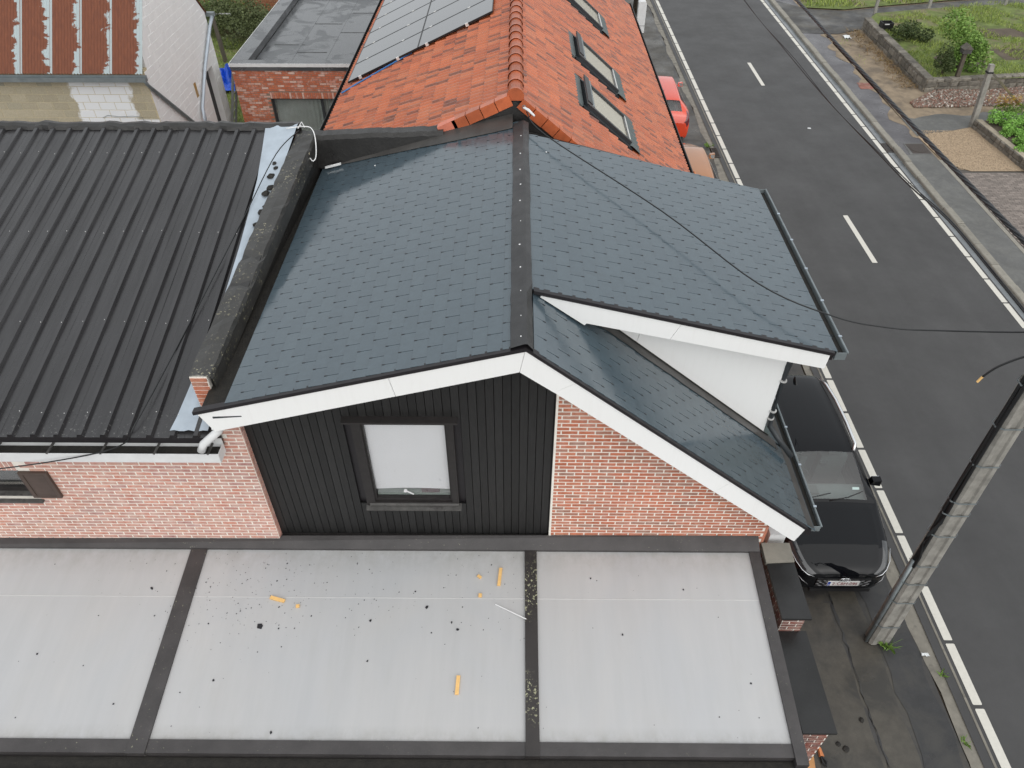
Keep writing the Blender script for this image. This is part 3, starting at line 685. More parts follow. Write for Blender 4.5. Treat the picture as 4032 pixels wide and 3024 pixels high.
MB().box(-3.2, .47, YW-.03, YW+.02, 2.59, 2.635).build('base_strip', MAT['win_wood'], H)
# window
wn = MB(); 
for q in ((WX0, WX0+.115, WZ0, WZ1), (WX1-.085, WX1, WZ0, WZ1), (WX0+.115, WX1-.085, WZ1-.065, WZ1), (WX0+.115, WX1-.085, WZ0, WZ0+.075)): wn.box(q[0], q[1], YW-.035, YW+.05, q[2], q[3])
wno = wn.build('window', MAT['win_wood'], H)
ia, ib, ja, jb = WX0+.115, WX1-.085, WZ0+.075, WZ1-.065
for q in ((ia, ia+.022, ja, jb), (ib-.022, ib, ja, jb), (ia+.022, ib-.022, jb-.018, jb), (ia+.022, ib-.022, ja, ja+.045)): MB().box(q[0], q[1], YW-.012, YW+.045, q[2], q[3]).build('sash', MAT['win_wood'], wno)
MB().box(ia-.1, ib+.1, YW+.30, YW+.31, ja-.3, jb+.2).build('room_back', MAT['room'], wno)
rows = []
for i in range(15):
    t = i/14; rows.append([(ia-.02 + (ib-ia+.04)*t, YW+.050, ja+.165 + .022*math.sin(t*math.pi)), (ia-.02 + (ib-ia+.04)*t, YW+.050, jb)])
MB().grid(rows).build('blind', MAT['blind'], wno)
MB().box(ia+.03, ib-.03, YW+.05, YW+.16, ja+.05, ja+.085).build('inner_ledge', MAT['curtain'], wno)
MB().box(ia+.60, ib-.17, YW+.06, YW+.10, ja+.085, ja+.17).build('red_cloth', plain('red_cloth', (.055,.02,.025), .8, .2, 30), wno)
MB().tube([(ia+.41, YW+.015, ja+.165), (ia+.50, YW+.015, ja+.10)], .009, 6).build('handle', MAT['white_screw'], wno)
MB().tube([(ia+.40, YW+.005, ja+.168), (ia+.40, YW+.03, ja+.168)], .022, 10).build('handle_boss', MAT['white_screw'], wno)
MB().box(ia+.018, ib-.018, YW+.036, YW+.040, ja+.04, jb-.015).build('pane', MAT['glass'], wno)
MB().hexa([(WX0-.09,YW-.085,WZ1-.03),(WX1+.055,YW-.085,WZ1-.03),(WX1+.055,YW+.02,WZ1-.01),(WX0-.09,YW+.02,WZ1-.01)], [(WX0-.09,YW-.085,WZ1),(WX1+.055,YW-.085,WZ1),(WX1+.055,YW+.02,WZ1+.03),(WX0-.09,YW+.02,WZ1+.03)]).build('drip_moulding', MAT['win_wood'], wno)
MB().hexa([(WX0-.01,YW-.085,WZ0-.045),(WX1+.03,YW-.085,WZ0-.045),(WX1+.03,YW+.0,WZ0-.03),(WX0-.01,YW+.0,WZ0-.03)], [(WX0-.01,YW-.085,WZ0-.020),(WX1+.03,YW-.085,WZ0-.020),(WX1+.03,YW+.0,WZ0+.01),(WX0-.01,YW+.0,WZ0+.01)]).build('sill', MAT['sill_grey'], wno)
MB().hexa([(WX0+.04,YW-.055,WZ0+.015),(WX1-.0,YW-.055,WZ0+.015),(WX1-.0,YW,WZ0+.03),(WX0+.04,YW,WZ0+.03)], [(WX0+.04,YW-.055,WZ0+.035),(WX1-.0,YW-.055,WZ0+.035),(WX1-.0,YW,WZ0+.07),(WX0+.04,YW,WZ0+.07)]).build('lower_drip', MAT['sill_grey'], wno)
MB().box(3.50, 3.72, 5.98, 6.2, 2.35, 2.62).build('meter_box', MAT['white_plastic'], H)
MB().tube([(-3.30,5.70,5.06),(-3.34,5.66,4.98),(-3.55,5.62,4.80),(-3.60,5.61,4.70)], .048, 12).build('outlet_pipe', MAT['white_plastic'], H, True)

# ================================================================ parapet between the two roofs
PW = thing('parapet_wall', 'black bitumen parapet wall with lichen and a bare brick end', 'wall', (-3.5, 8.5, 4.8))
MB().hexa([(-3.64,6.06,4.7),(-3.44,6.06,4.7),(-3.20,11.05,4.7),(-3.46,11.05,4.7)], [(-3.63,6.06,5.485),(-3.42,6.06,5.485),(-3.18,11.05,6.0),(-3.45,11.05,6.0)]).build('wall_core', MAT['bitumen'], PW)
rows = []
for i in range(40):
    t = i/39; y = 6.0 + 5.05*t; xa = -3.655 + .185*t; xb = -3.395 + .235*t; z = 5.495 + .52*t; j = lambda s=.012: random.uniform(-s, s)
    dip = -.03 if i in (12, 16) else 0
    rows.append([(xa+j(.006), y, z-.06), (xa+.01+j(.006), y, z+j()+dip), ((xa+xb)/2, y, z+.015+j()+dip), (xb-.01, y, z+j()+dip), (xb+.012, y, z-.05+j()), (xb+.02, y, z-.24)])
MB().grid(rows).build('coping', MAT['bitumen_lichen'], PW)
be = MB().box(-3.636, -3.44, 6.0, 6.06, 4.98, 5.485).build('brick_end', MAT['mortar'], PW)
bpe = MB().box(0, .178, -.012, .03, 0, .044).mesh('brick', MAT['brick_red'])
for k in range(8): mesh_obj('brick', bpe, be, frame((-3.628, 6.0, 4.985+k*.0625), (1,0,0), (0,1,0), (0,0,1), random.uniform(.97, 1.02)))
rows = []
for i in range(30):
    t = i/29; x = -3.45 + 2.3*t; z = 6.0 + .10*t + random.uniform(-.01, .01)
    rows.append([(x, 10.99, zl(max(x, -3.1))+.02), (x, 11.0, z-.07), (x, 11.02, z), (x, 11.18, z+.012), (x, 11.22, z-.05), (x, 11.22, 5.2)])
MB().grid(rows).build('rear_upstand', MAT['bitumen'], PW)

# ================================================================ steel roofed wing
G = thing('steel_roofed_wing', 'pink brick wing with dark ribbed steel roof and white gutter', 'building', (-6, 8.5, 0))
YL = 5.85
wl = MB(); wl.box(-9.0, -7.25, YL, YL+.2, 0, 4.85); wl.box(-7.25, -6.13, YL, YL+.2, 0, 3.50); wl.box(-7.25, -6.13, YL, YL+.2, 4.05, 4.85); wl.box(-6.13, -3.2, YL, YL+.2, 0, 4.85)
wl.prism([(-3.5, YL, 4.85), (-3.2, YL, 4.85), (-3.2, YL, 5.10), (-3.5, YL, 5.02)], (0, .2, 0))
wlo = wl.build('wall', MAT['mortar'], G)
bp_pink = brick_proto(MAT['brick_pink'], .182, .0450)
def okw(a, b, z0, z1):
    if b > -7.22 and a < -6.14 and z1 > 3.50 and z0 < 4.24: return False
    return z1 < (5.02 if a > -3.52 else 4.66)
cs = courses(-7.7, -3.205, 2.54, 5.05, ok=okw, shift=.08)
MM = lay(cs, '-y', YL, .2)
# return of the corner
MM += lay([(5.858, 2.54 + k*.0625, .085) for k in range(39)], '+x', -3.197, .2)
bsol = brick_proto(MAT['brick_pink'], .184, .0475)
pieces('brick', 'brick_field', bp_pink, MM, MAT['brick_pink'], wlo, G)
for k in range(17): mesh_obj('soldier_brick', bsol[k % 4], wlo, frame((-6.145 - k*.0625, YL, 4.05), (0,0,1), (0,1,0), (-1,0,0)))
MB().box(-9.0, -8.85, 6.05, 11.3, 0, 4.9).build('end_wall', MAT['mortar'], G); MB().box(-9.0, -3.5, 11.1, 11.3, 0, 5.85).build('rear_wall', MAT['mortar'], G)
gww = MB(); gww.box(-7.25, -6.13, YL+.11, YL+.16, 3.50, 3.58); gww.box(-7.25, -6.13, YL+.11, YL+.16, 3.98, 4.05); gww.box(-6.20, -6.13, YL+.11, YL+.16, 3.58, 3.98); gww.box(-7.25, -7.18, YL+.11, YL+.16, 3.58, 3.98)
gwo2 = gww.build('window', MAT['win_wood'], G)
MB().box(-7.2, -6.18, YL+.13, YL+.136, 3.56, 4.0).build('pane', MAT['glass'], gwo2); MB().box(-7.2, -6.18, YL+.3, YL+.31, 3.3, 4.2).build('room_back', MAT['room'], gwo2)
MB().hexa([(-7.35,YL-.05,3.455),(-6.05,YL-.05,3.455),(-6.05,YL+.12,3.47),(-7.35,YL+.12,3.47)], [(-7.35,YL-.05,3.485),(-6.05,YL-.05,3.485),(-6.05,YL+.12,3.515),(-7.35,YL+.12,3.515)]).build('sill', MAT['sill_grey'], gwo2)
sh = MB()
for q in ((-6.125,-6.075,3.56,4.045), (-5.815,-5.765,3.56,4.045), (-6.075,-5.815,3.56,3.60), (-6.075,-5.815,4.005,4.045)): sh.box(q[0], q[1], YL-.045, YL-.008, q[2], q[3])
sh = sh.build('shutter', MAT['brown_shutter'], G)
for k in range(14):
    z = 3.603 + k*.0287; MB().hexa([(-6.075,YL-.040,z),(-5.815,YL-.040,z),(-5.815,YL-.014,z+.016),(-6.075,YL-.014,z+.016)], [(-6.075,YL-.036,z+.007),(-5.815,YL-.036,z+.007),(-5.815,YL-.010,z+.024),(-6.075,YL-.010,z+.024)]).build('slat', MAT['brown_shutter'], sh)
SM = .205; zm = lambda y: 4.865 + SM*(y - 5.70)
x = -3.50
for k in range(6):
    prof = []
    for r_ in range(4):
        xr = x - .13 - r_*.265
        if r_ == 0: prof.append((x, 0))
        for dx, dz in ((.044, 0), (.024, .042), (-.024, .042), (-.044, 0)): prof.append((xr+dx, dz))
        for dx in (.1325,): prof += [(xr-dx+.010, 0), (xr-dx, .002), (xr-dx-.010, 0)]
    prof.append((x-1.06, 0)); lift = .003*(k % 2)
    rows = []
    for i in range(8):
        t = i/7; y = 5.66 + 5.62*t; rows.append([(px + .007*math.sin(7*t+k), y, zm(y) + pz + lift + random.uniform(-.002,.002)) for px, pz in prof])
    so_ = MB().grid(rows).build('roof_sheet', MAT['steel'], G)
    sc = MB()
    for r_ in range(4):
        for yv in (5.95, 7.3, 8.9, 10.6):
            xr = x - .13 - r_*.265; y = yv + random.uniform(-.03,.03); sc.tube([(xr, y, zm(y)+.040), (xr, y, zm(y)+.048)], .0055, 6)
    sq_ = sc.build('screw_heads', MAT['clamp'], so_); sq_['kind'] = 'stuff'
    x -= 1.06
MB().prism([(-3.5, 5.70, zm(5.7)-.01), (-3.5, 11.3, zm(11.3)-.01), (-3.5, 11.3, zm(11.3)-.14), (-3.5, 5.70, zm(5.7)-.14)], (-5.5, 0, 0)).build('roof_deck', MAT['black_trim'], G)
rows = []
for i in range(50):
    xx = -9.0 + 5.55*i/49; zz = zm(11.28) + random.uniform(-.012,.018); yy = 11.26+random.uniform(-.02,.02)
    rows.append([(xx, yy-.06, zm(11.2)+.012), (xx, yy-.04, zz+.05), (xx, yy+.03, zz+.075), (xx, yy+.12, zz+.06), (xx, yy+.13, zz-.2)])
MB().grid(rows).build('rear_coping', MAT['bitumen'], G)
ZL = [(5.72,-3.935),(5.9,-3.905),(6.3,-3.87),(7.0,-3.82),(7.8,-3.795),(8.6,-3.80),(9.3,-3.82),(10.0,-3.85),(10.7,-3.92),(11.26,-3.985)]
rows = []
for y, xl in ZL:
    k = (y-6.06)/5.0; xr_ = max(-3.655, -3.66+.19*k) if y > 6.1 else -3.50
    r_ = []
    for j_ in range(9):
        t = j_/8; r_.append((xl + (xr_-xl)*t, y, zm(y) + .045 + .010*math.sin(t*math.pi*(5 if y < 7 else 2)) + (.05*t*t if y > 9.5 else 0) + random.uniform(-.003,.003)))
    rows.append(r_)
MB().grid(rows).build('zinc_flashing', MAT['zinc'], G, True)
gt = MB(); t = .006
gt.box(-9.0, -3.42, 5.60, 5.608, 4.50, 4.645); gt.box(-9.0, -3.42, 5.608, 5.78, 4.50, 4.508); gt.box(-9.0, -3.42, 5.78, 5.788, 4.508, 4.72); gt.box(-3.428, -3.42, 5.608, 5.78, 4.508, 4.64)
gto = gt.build('gutter', MAT['white_plastic'], G)
MB().box(-9.0, -3.43, 5.61, 5.778, 4.51, 4.585).build('gutter_moss', MAT['moss_dark'], gto)
br = MB().box(-.012, .012, 5.60, 5.79, 4.635, 4.65).mesh('gutter_bracket', MAT['sill_grey'])
for xx in np.arange(-8.5, -3.4, .62): mesh_obj('gutter_bracket', br, gto, Matrix.Translation((xx, 0, 0)))
MB().box(-9.0, -3.42, 5.792, 5.815, 4.60, 4.80).build('eave_board', MAT['bitumen'], G)

# ================================================================ veranda in front
V = thing('veranda', 'lean-to veranda with pale opal roof panels and dark brown bars', 'veranda', (-2, 4.5, 0))
SV = .11; zv = lambda y: 2.55 + SV*(y - 5.75)
def vbar(x0, x1, y0, y1, lo, hi, name, mat, smooth=False):
    return MB().hexa([(x0,y0,zv(y0)+lo),(x1,y0,zv(y0)+lo),(x1,y1,zv(y1)+lo),(x0,y1,zv(y1)+lo)], [(x0,y0,zv(y0)+hi),(x1,y0,zv(y0)+hi),(x1,y1,zv(y1)+hi),(x0,y1,zv(y1)+hi)]).build(name, MAT[mat], V)
MAT['seam'] = plain('panel_seam', (.56,.56,.55), .5, .1, 3)
for x0, x1 in ((-8.35, -4.385), (-4.185, .135), (.285, 3.165)):
    vbar(x0, x1, 3.34, 5.76, -.016, 0, 'roof_panel', 'poly')
    MB().hexa([(x0, 5.06, zv(5.06)), (x1, 5.06, zv(5.06)), (x1, 5.068, zv(5.068)), (x0, 5.068, zv(5.068))], [(x0, 5.06, zv(5.06)+.003), (x1, 5.06, zv(5.06)+.003), (x1, 5.068, zv(5.068)+.003), (x0, 5.068, zv(5.068)+.003)]).build('panel_seam', MAT['seam'], V)
vbar(-4.39, -4.175, 3.19, 5.77, -.05, .030, 'glazing_bar', 'brown_alu'); vbar(.13, .29, 3.19, 5.77, -.05, .032, 'glazing_bar', 'brown_alu_lichen'); vbar(3.16, 3.30, 3.12, 5.80, -.06, .034, 'edge_bar', 'brown_alu')
vbar(-8.35, 3.16, 3.20, 3.345, -.06, .016, 'eave_rail', 'brown_alu')
MB().hexa([(-9.0,5.73,zv(5.73)+.008),(3.30,5.73,zv(5.73)+.008),(3.30,5.90,2.64),(-9.0,5.90,2.58)], [(-9.0,5.73,zv(5.73)+.045),(3.30,5.73,zv(5.73)+.045),(3.30,5.915,2.70),(-9.0,5.86,2.64)]).build('wall_flashing', MAT['brown_alu'], V)
vg = MB(); zg = zv(3.2)
vg.box(-8.4, 3.30, 3.03, 3.19, zg-.14, zg-.13); vg.box(-8.4, 3.30, 3.19, 3.2, zg-.14, zg-.05); vg.box(-8.4, 3.30, 3.02, 3.03, zg-.14, zg-.04)
vgo = vg.build('gutter', MAT['win_wood'], V)
MB().box(-8.4, 3.29, 3.032, 3.188, zg-.128, zg-.075).build('gutter_moss', MAT['moss_dark'], vgo)
MB().tube([(-8.4, 3.02, zg-.035), (3.32, 3.02, zg-.035)], .013, 8).build('gutter_rim', MAT['chrome'], vgo, True)
for xx in (-8.3, -4.3, .2, 3.2): MB().box(xx-.05, xx+.05, 3.22, 3.32, -.02, zg-.06).build('post', MAT['brown_alu'], V)
grit = MB()
for k in range(420):
    c_ = random.random()
    if c_ < .5: x, y = random.gauss(-3.6, .8), random.gauss(5.1, .35)
    elif c_ < .8: x, y = random.uniform(-3.9, .1), random.uniform(4.6, 5.7)
    else: x, y = random.uniform(-7, 3.1), random.uniform(3.4, 5.7)
    if not (3.36 < y < 5.72) or -4.4 < x < -4.17 or .12 < x < .3 or x > 3.1: continue
    s = abs(random.gauss(0, .0035)) + .002; z = zv(y)+.002
    grit.poly((x-s, y-s*.6, z), (x+s*random.random(), y-s, z), (x+s, y+s*.7, z+.002), (x-s*.3, y+s, z))
tag(grit.build('roof_grit', MAT['shard']), 'dark slate dust and grit scattered on the pale veranda panels', 'grit', kind='stuff')

# ================================================================ stepped garden wall at the pavement
SW = thing('stepped_garden_wall', 'stepped brick garden wall with black slab copings beside the pavement', 'wall', (3.6, 4.6, 0))
co = MB(); co.box(3.425, 3.70, 4.83, 5.90, 0, 2.462); co.box(3.425, 3.735, 3.57, 4.82, 0, 2.092)
coo = co.build('wall_core', MAT['mortar'], SW)
bpp = brick_proto(MAT['brick_pier'], .184, .048)
MM = lay(courses(3.43, 3.70, 2.12, 2.46), '-y', 4.83, .2) + lay(courses(3.43, 3.73, .03, 2.09), '-y', 3.57, .2)
MM += lay(courses(4.84, 5.89, 1.90, 2.46), '-x', 3.425, .2) + lay(courses(3.58, 4.80, 1.90, 2.09), '-x', 3.425, .2) + lay(courses(3.58, 5.89, .03, 2.09), '+x', 3.735, .2)
pieces('brick', 'brick_field', bpp, MM, MAT['brick_pier'], coo, SW)
MAT['coping'] = lichen('coping_slab', (.020,.020,.020), .30, .70, 14, (.5,.5,.4))
MB().box(3.385, 3.755, 4.79, 5.62, 2.463, 2.503).build('coping', MAT['coping'], SW)
MB().box(3.385, 3.79, 3.53, 4.828, 2.093, 2.133).build('coping', MAT['coping'], SW)
MB().hexa([(3.37,5.60,2.463),(3.755,5.62,2.463),(3.755,5.90,2.463),(3.37,5.90,2.463)], [(3.37,5.60,2.53),(3.755,5.62,2.53),(3.755,5.90,2.55),(3.37,5.90,2.55)]).build('concrete_capping', MAT['kerb'], SW)

# ================================================================ orange tiled neighbour
OX, OZ, TL, TR = -.03, 6.62, .455, .84
zol = lambda x: OZ + TL*(x - OX); zor = lambda x: OZ - TR*(x - OX)
T = thing('orange_tiled_house', 'long house with glossy orange clay tile roof and three skylights', 'house', (0, 18, 0))
YT0, YT1 = 11.12, 27.0
ro = MB(); ro.prism([(-3.60,YT0,zol(-3.60)-.05),(OX,YT0,OZ-.05),(3.64,YT0,zor(3.64)-.05),(3.64,YT0,zor(3.64)-.2),(OX,YT0,OZ-.3),(-3.60,YT0,zol(-3.60)-.2)], (0, YT1-YT0, 0))
roo = ro.build('roof', MAT['black_trim'], T)
MB().prism([(-3.45,YT0-.02,0),(3.4,YT0-.02,0),(3.4,YT0-.02,zor(3.4)-.12),(OX,YT0-.02,OZ-.09),(-3.45,YT0-.02,zol(-3.45)-.12)], (0, .2, 0)).build('gable_wall', MAT['bitumen'], T)
MB().box(3.2, 3.4, 11.3, YT1, 0, 3.7).build('street_wall', MAT['brick_red'], T); MB().box(-3.45, -3.25, 11.3, YT1, 0, 4.95).build('garden_wall', MAT['brick_ext'], T)
MB().prism([(-3.45,YT1-.2,0),(3.4,YT1-.2,0),(3.4,YT1-.2,zor(3.4)-.12),(OX,YT1-.2,OZ-.1),(-3.45,YT1-.2,zol(-3.45)-.12)], (0, .2, 0)).build('end_wall', MAT['brick_ext'], T)
def tile_proto():
    prof = [(0,.010),(.028,.030),(.062,.034),(.095,.012),(.128,.010),(.160,.030),(.192,.033),(.225,.012),(.268,.008)]
    b_ = MB(); n = len(prof)
    prof = [(u, h*1.35) for u, h in prof]
    b_.v = [(u, 0, h + .030) for u, h in prof] + [(u, .30, h - .006) for u, h in prof] + [(u, .004, h + .004) for u, h in prof]
    for i in range(n-1): b_.f += [(i, i+1, n+i+1, n+i), (2*n+i, 2*n+i+1, i+1, i)]
    me = b_.mesh('roof_tile', MAT['tile']); me.attributes.new('prof', 'FLOAT', 'POINT').data.foreach_set('value', [v[0]/.268 for v in b_.v]); return me
tp = [tile_proto()]
def tiles(O, up, n, length, yA, yB, skip):
    M = []; up = Vector(up).normalized(); n = Vector(n).normalized(); ex = up.cross(n); s = 0; k = 0
    while s < length - .1:
        y = yA
        while y < yB - .2:
            base = Vector((O[0], 0, O[1])) + up*s
            if not skip(base.x + up.x*.15, y + .135):
                p = base + Vector((0, y if ex.y > 0 else y + .268, 0)) + n*random.uniform(-.002, .003); tw = random.uniform(-.008, .008)
                M.append((0, frame(p, ex + up*tw, up - ex*tw, n, 1, min(1, (length - s)/.30))))
            y += .268
        s += .247; k += 1
    return M
SKY = [(13.20, 14.42), (15.68, 16.95), (19.72, 20.98)]
def skipR(x, y): return any(a - .12 < y < b + .12 and 1.04 < x < 2.26 for a, b in SKY)
def skipL(x, y): return y > 16.2 and x > -3.4 and x < -.6
uTL = Vector((1,0,TL)).normalized(); nTL = Vector((-TL,0,1)).normalized(); uTR = Vector((-1,0,TR)).normalized(); nTR = Vector((TR,0,1)).normalized()
MM = tiles((-3.66, zol(-3.66)-.03), uTL, nTL, 3.60/uTL.x, YT0+.05, YT1, skipL) + tiles((3.70, zor(3.70)-.03), uTR, nTR, 3.70/-uTR.x, YT0+.05, YT1, skipR)
MM = [q for q in MM if q[1].translation.y < 26.5]
# those hidden behind the slate dormer roof are last in line
pieces('roof_tile', 'roof_tile_field', tp, sorted(MM, key=lambda q: (q[1].translation.x > 1.2 and q[1].translation.y < 13, q[1].translation.y)), MAT['tile'], roo, T)
rt = MB(); rows = []
for i, (yy, r_) in enumerate(((0,.128),(.05,.132),(.06,.118),(.42,.112))):
    rows.append([(r_*math.cos(a), yy, r_*math.sin(a)) for a in np.linspace(-.25, math.pi+.25, 10)])
rt.grid(rows); rtm = rt.mesh('ridge_tile', MAT['tile_ridge'], True)
yy = 11.10
while yy < YT1:
    mesh_obj('ridge_tile', rtm, roo, Matrix.Translation((OX+random.uniform(-.004,.004), yy, OZ-.02)) @ Matrix.Rotation(random.uniform(-.01,.01), 4, 'Z')); yy += .372
e_ = MB(); r0 = [(OX + .132*math.cos(a), 11.095, OZ-.02 + .132*math.sin(a)) for a in np.linspace(-.5, math.pi+.5, 14)]
e_.poly(*r0); e_.build('ridge_end', MAT['tile_ridge'], roo)
def verge(x, up, z, n, mat, ln=.245):
    up = Vector(up); n = Vector(n); p = Vector((x, YT0-.055, z)) + n*.03; a = Vector((0,.16,0)); d = n*-.15; u = up*ln
    p = p + n*random.uniform(-.004,.006)
    m = MB(); m.hexa([p, p+u, p+u+a, p+a], [p+n*.02, p+u+n*.02, p+u+a+n*.012, p+a+n*.012])
    m.hexa([p+d, p+u+d, p+u+d+Vector((0,.02,0)), p+d+Vector((0,.02,0))], [p, p+u, p+u+Vector((0,.02,0)), p+Vector((0,.02,0))])
    return m.build('verge_tile', MAT[mat], roo)
s = .08
for k in range(5): x = OX - s*uTL.x - .247*uTL.x*(k+1); verge(x, uTL, zol(x), nTL, 'tile_ridge' if k < 4 else 'tile_salmon', .234 if k < 4 else .30)
for k in range(9): x = OX + .09 + .247*-uTR.x*(k+1); verge(x, uTR, zor(x), nTR, 'tile_ridge', .234)
gutter(3.70, zor(3.70)-.02, YT0, YT1, 'street_gutter', 'gutter_black', T, .12, .10)
gutter(-3.80, zol(-3.75)+.0, YT0+.1, YT1, 'garden_gutter', 'gutter_black', T, .12, .10)
# skylights
def skylight(y0, y1):
    o_ = Vector((2.10, y0, zor(2.10))); ex = Vector((0,1,0)); up = uTR; n = ex.cross(up)      # x along the house, y up the slope
    if n.z < 0: n = -n
    wd = y1 - y0; ln = (2.10 - 1.24)/-uTR.x
    mw = frame(o_, ex, up, n)
    def tri(b_): 
        b_.v = [tuple(mw @ Vector(v)) for v in b_.v]; return b_
    f = MB(); f.box(0, .075, 0, ln, -.03, .10); f.box(wd-.075, wd, 0, ln, -.03, .10); f.box(.075, wd-.075, 0, .06, -.03, .085); f.box(.075, wd-.075, ln-.10, ln, -.03, .115)
    s_ = tri(f).build('skylight', MAT['dark_frame'], T)
    tri(MB().box(-.01, wd+.01, ln-.12, ln+.05, .100, .128)).build('hood', MAT['grey_zinc'], s_); tri(MB().box(-.02, wd+.02, ln-.05, ln+.07, .128, .15)).build('hood_bar', MAT['dark_frame'], s_)
    tri(MB().box(.06, wd-.06, .05, ln-.09, .045, .05)).build('blind', MAT['skylight_blind'], s_); tri(MB().poly((.07,.055,.08),(wd-.07,.055,.08),(wd-.07,ln-.095,.08),(.07,ln-.095,.08))).build('pane', MAT['glass'], s_)
    tri(MB().box(.05, wd-.05, .02, .05, .086, .098)).build('lower_bar', MAT['clamp'], s_)
    tri(MB().box(-.10, -.004, -.06, ln+.1, -.02, .035)).build('side_flashing', MAT['dark_frame'], s_); tri(MB().box(wd+.004, wd+.08, -.06, ln+.1, -.02, .035)).build('side_flashing', MAT['dark_frame'], s_)
    tri(MB().box(-.10, wd+.10, ln+.07, ln+.24, -.01, .03)).build('top_flashing', MAT['corr_lead'], s_)
    rows = [[(-.12 + (wd+.24)*i/48, yv, .060 + .018*math.cos(i*math.pi/3) - (.012 if yv < -.1 else 0)) for i in range(49)] for yv in (.0, -.10, -.26)]
    tri(MB().grid(rows)).build('apron', MAT['corr_lead'], s_)
for a, b in SKY: skylight(a, b)
# solar panels
ordn = ('nearest', 'second', 'third', 'fourth', 'fifth', 'sixth')
for r_ in range(6):
    for c_ in range(2):
        xa = -3.52 + c_*1.535; y0 = 15.56 + r_*1.022; p = Vector((xa, y0, zol(xa))) + nTL*.10; mw = frame(p, uTL, Vector((0,1,0)), nTL)
        ln, wd = 1.528/uTL.x, 1.005
        f = MB(); f.box(0, ln, 0, .012, -.035, .003); f.box(0, ln, wd-.012, wd, -.035, .003); f.box(0, .014, .012, wd-.012, -.035, .003); f.box(ln-.014, ln, .012, wd-.012, -.035, .003)
        f.v = [tuple(mw @ Vector(v)) for v in f.v]; o_ = f.build('solar_panel', MAT['solar_frame'], T)
        f = MB().box(.014, ln-.014, .012, wd-.012, -.02, 0); f.v = [tuple(mw @ Vector(v)) for v in f.v]; f.build('glass', MAT['solar'], o_)
        for u in (.18, .72) if c_ == 0 else (.12, .66):
            f = MB().box(u*ln-.03, u*ln+.03, -.03 if r_ == 0 else -.022, .02, -.05 if r_ == 0 else -.004, .010); f.v = [tuple(mw @ Vector(v)) for v in f.v]; f.build('clamp', MAT['clamp'], o_)
P_ = [Vector((-3.62, 15.20, zol(-3.62))) + nTL*.05, Vector((-3.3, 15.35, zol(-3.3)))+nTL*.045, Vector((-2.9, 15.45, zol(-2.9)))+nTL*.045, Vector((-2.5, 15.54, zol(-2.5)))+nTL*.05, Vector((-2.15, 15.62, zol(-2.15)))+nTL*.05]
MAT['blue_cable'] = plain('blue_cable', (.02,.14,.38), .5, .1, 9)
tag(MB().tube(P_, .016, 6).build('solar_cable', MAT['blue_cable']), 'thick blue cable lying on orange tiles under the solar panels', 'cable')

# ================================================================ flat roofed brick extension
X = thing('flat_roofed_extension', 'flat roofed extension of red and white mottled brick with wet felt roof', 'building', (-6.2, 26, 0))
ex0, ex1, ey0, ey1, ez = -8.63, -3.8, 22.6, 31.0, 3.0
fl = MB(); fl.box(ex0, ex1, ey0+.01, ey0+.25, 1.95, ez-.08); fl.box(ex0, -7.64, ey0+.01, ey0+.25, 0, 1.95); fl.box(-5.0, ex1, ey0+.01, ey0+.25, 0, 1.95); fl.box(ex0, ex0+.25, ey0+.25, ey1, 0, ez-.08); fl.box(ex0+.25, ex1, ey1-.25, ey1, 0, ez-.08)
flo = fl.build('wall', MAT['mortar_dark'], X)
bpx = brick_proto(MAT['brick_ext'], .188, .054)
cs = courses(ex0, -4.2, .55, 2.92, .2, .065, .012, ok=lambda a, b, z0, z1: not (b > -7.64 and a < -5.0 and z0 < 2.14))
pieces('brick', 'brick_field', bpx, lay(cs, '-y', ey0+.01, .2, .012), MAT['brick_ext'], flo, X)
for k in range(40): mesh_obj('soldier_brick', bpx[k % 4], flo, frame((-7.64 + (k+1)*.066, ey0+.008, 1.95), (0,0,1), (0,1,0), (-1,0,0)))
def felt():
    m = M_('wet_roof_felt'); n1 = m.noise(.9, 5, .65, dist=.8)
    c = m.mix(m.ramp(n1, [(.35, 0), (.65, 1)]), (.050,.053,.056), (.085,.090,.095))
    return m.out(c, m.ramp(n1, [(.46, .05), (.58, .45)]), spec=.9, bump=m.noise(120, 3, .8), bstr=.1)
MAT['felt'] = felt()
pr_ = MB(); wd = .46
pr_.box(ex0-.02, ex1, ey0-.02, ey0+wd-.14, ez-.2, ez); pr_.box(ex0-.02, ex0+wd, ey0+wd-.14, ey1, ez-.2, ez); pr_.box(ex0+wd, ex1, ey1-wd, ey1, ez-.2, ez)
pr_.build('roof_upstand', MAT['felt'], X)
MB().box(ex0+wd, ex1, ey0+wd-.14, ey1-wd, ez-.5, ez-.22).build('roof_felt', MAT['felt'], X)
for xx in (-7.1, -6.05, -5.0): MB().box(xx, xx+.09, ey0+.35, ey1-.5, ez-.222, ez-.214).build('felt_lap', MAT['felt'], X)
for xx, y_ in ((-7.9, 24.9), (-7.0, 24.2), (-6.0, 26.1), (-7.0, 27.0), (-5.9, 28.2)): MB().box(xx, xx+1.0, y_, y_+.05, ez-.221, ez-.2145).build('felt_lap', MAT['bitumen'], X)
MB().box(ex0-.035, ex1, ey0-.035, ey0-.021, ez-.085, ez+.012).build('edge_trim', MAT['white_plastic'], X); MB().box(ex0-.035, ex0-.021, ey0-.021, ey1, ez-.085, ez+.012).build('edge_trim', MAT['white_plastic'], X)
wf = MB(); wf.box(-7.64, -7.58, ey0+.10, ey0+.16, 0, 1.95); wf.box(-6.13, -6.05, ey0+.10, ey0+.16, 0, 1.95); wf.box(-7.58, -5.0, ey0+.10, ey0+.16, 1.89, 1.95)
wfo = wf.build('sliding_door', MAT['dark_frame'], X)
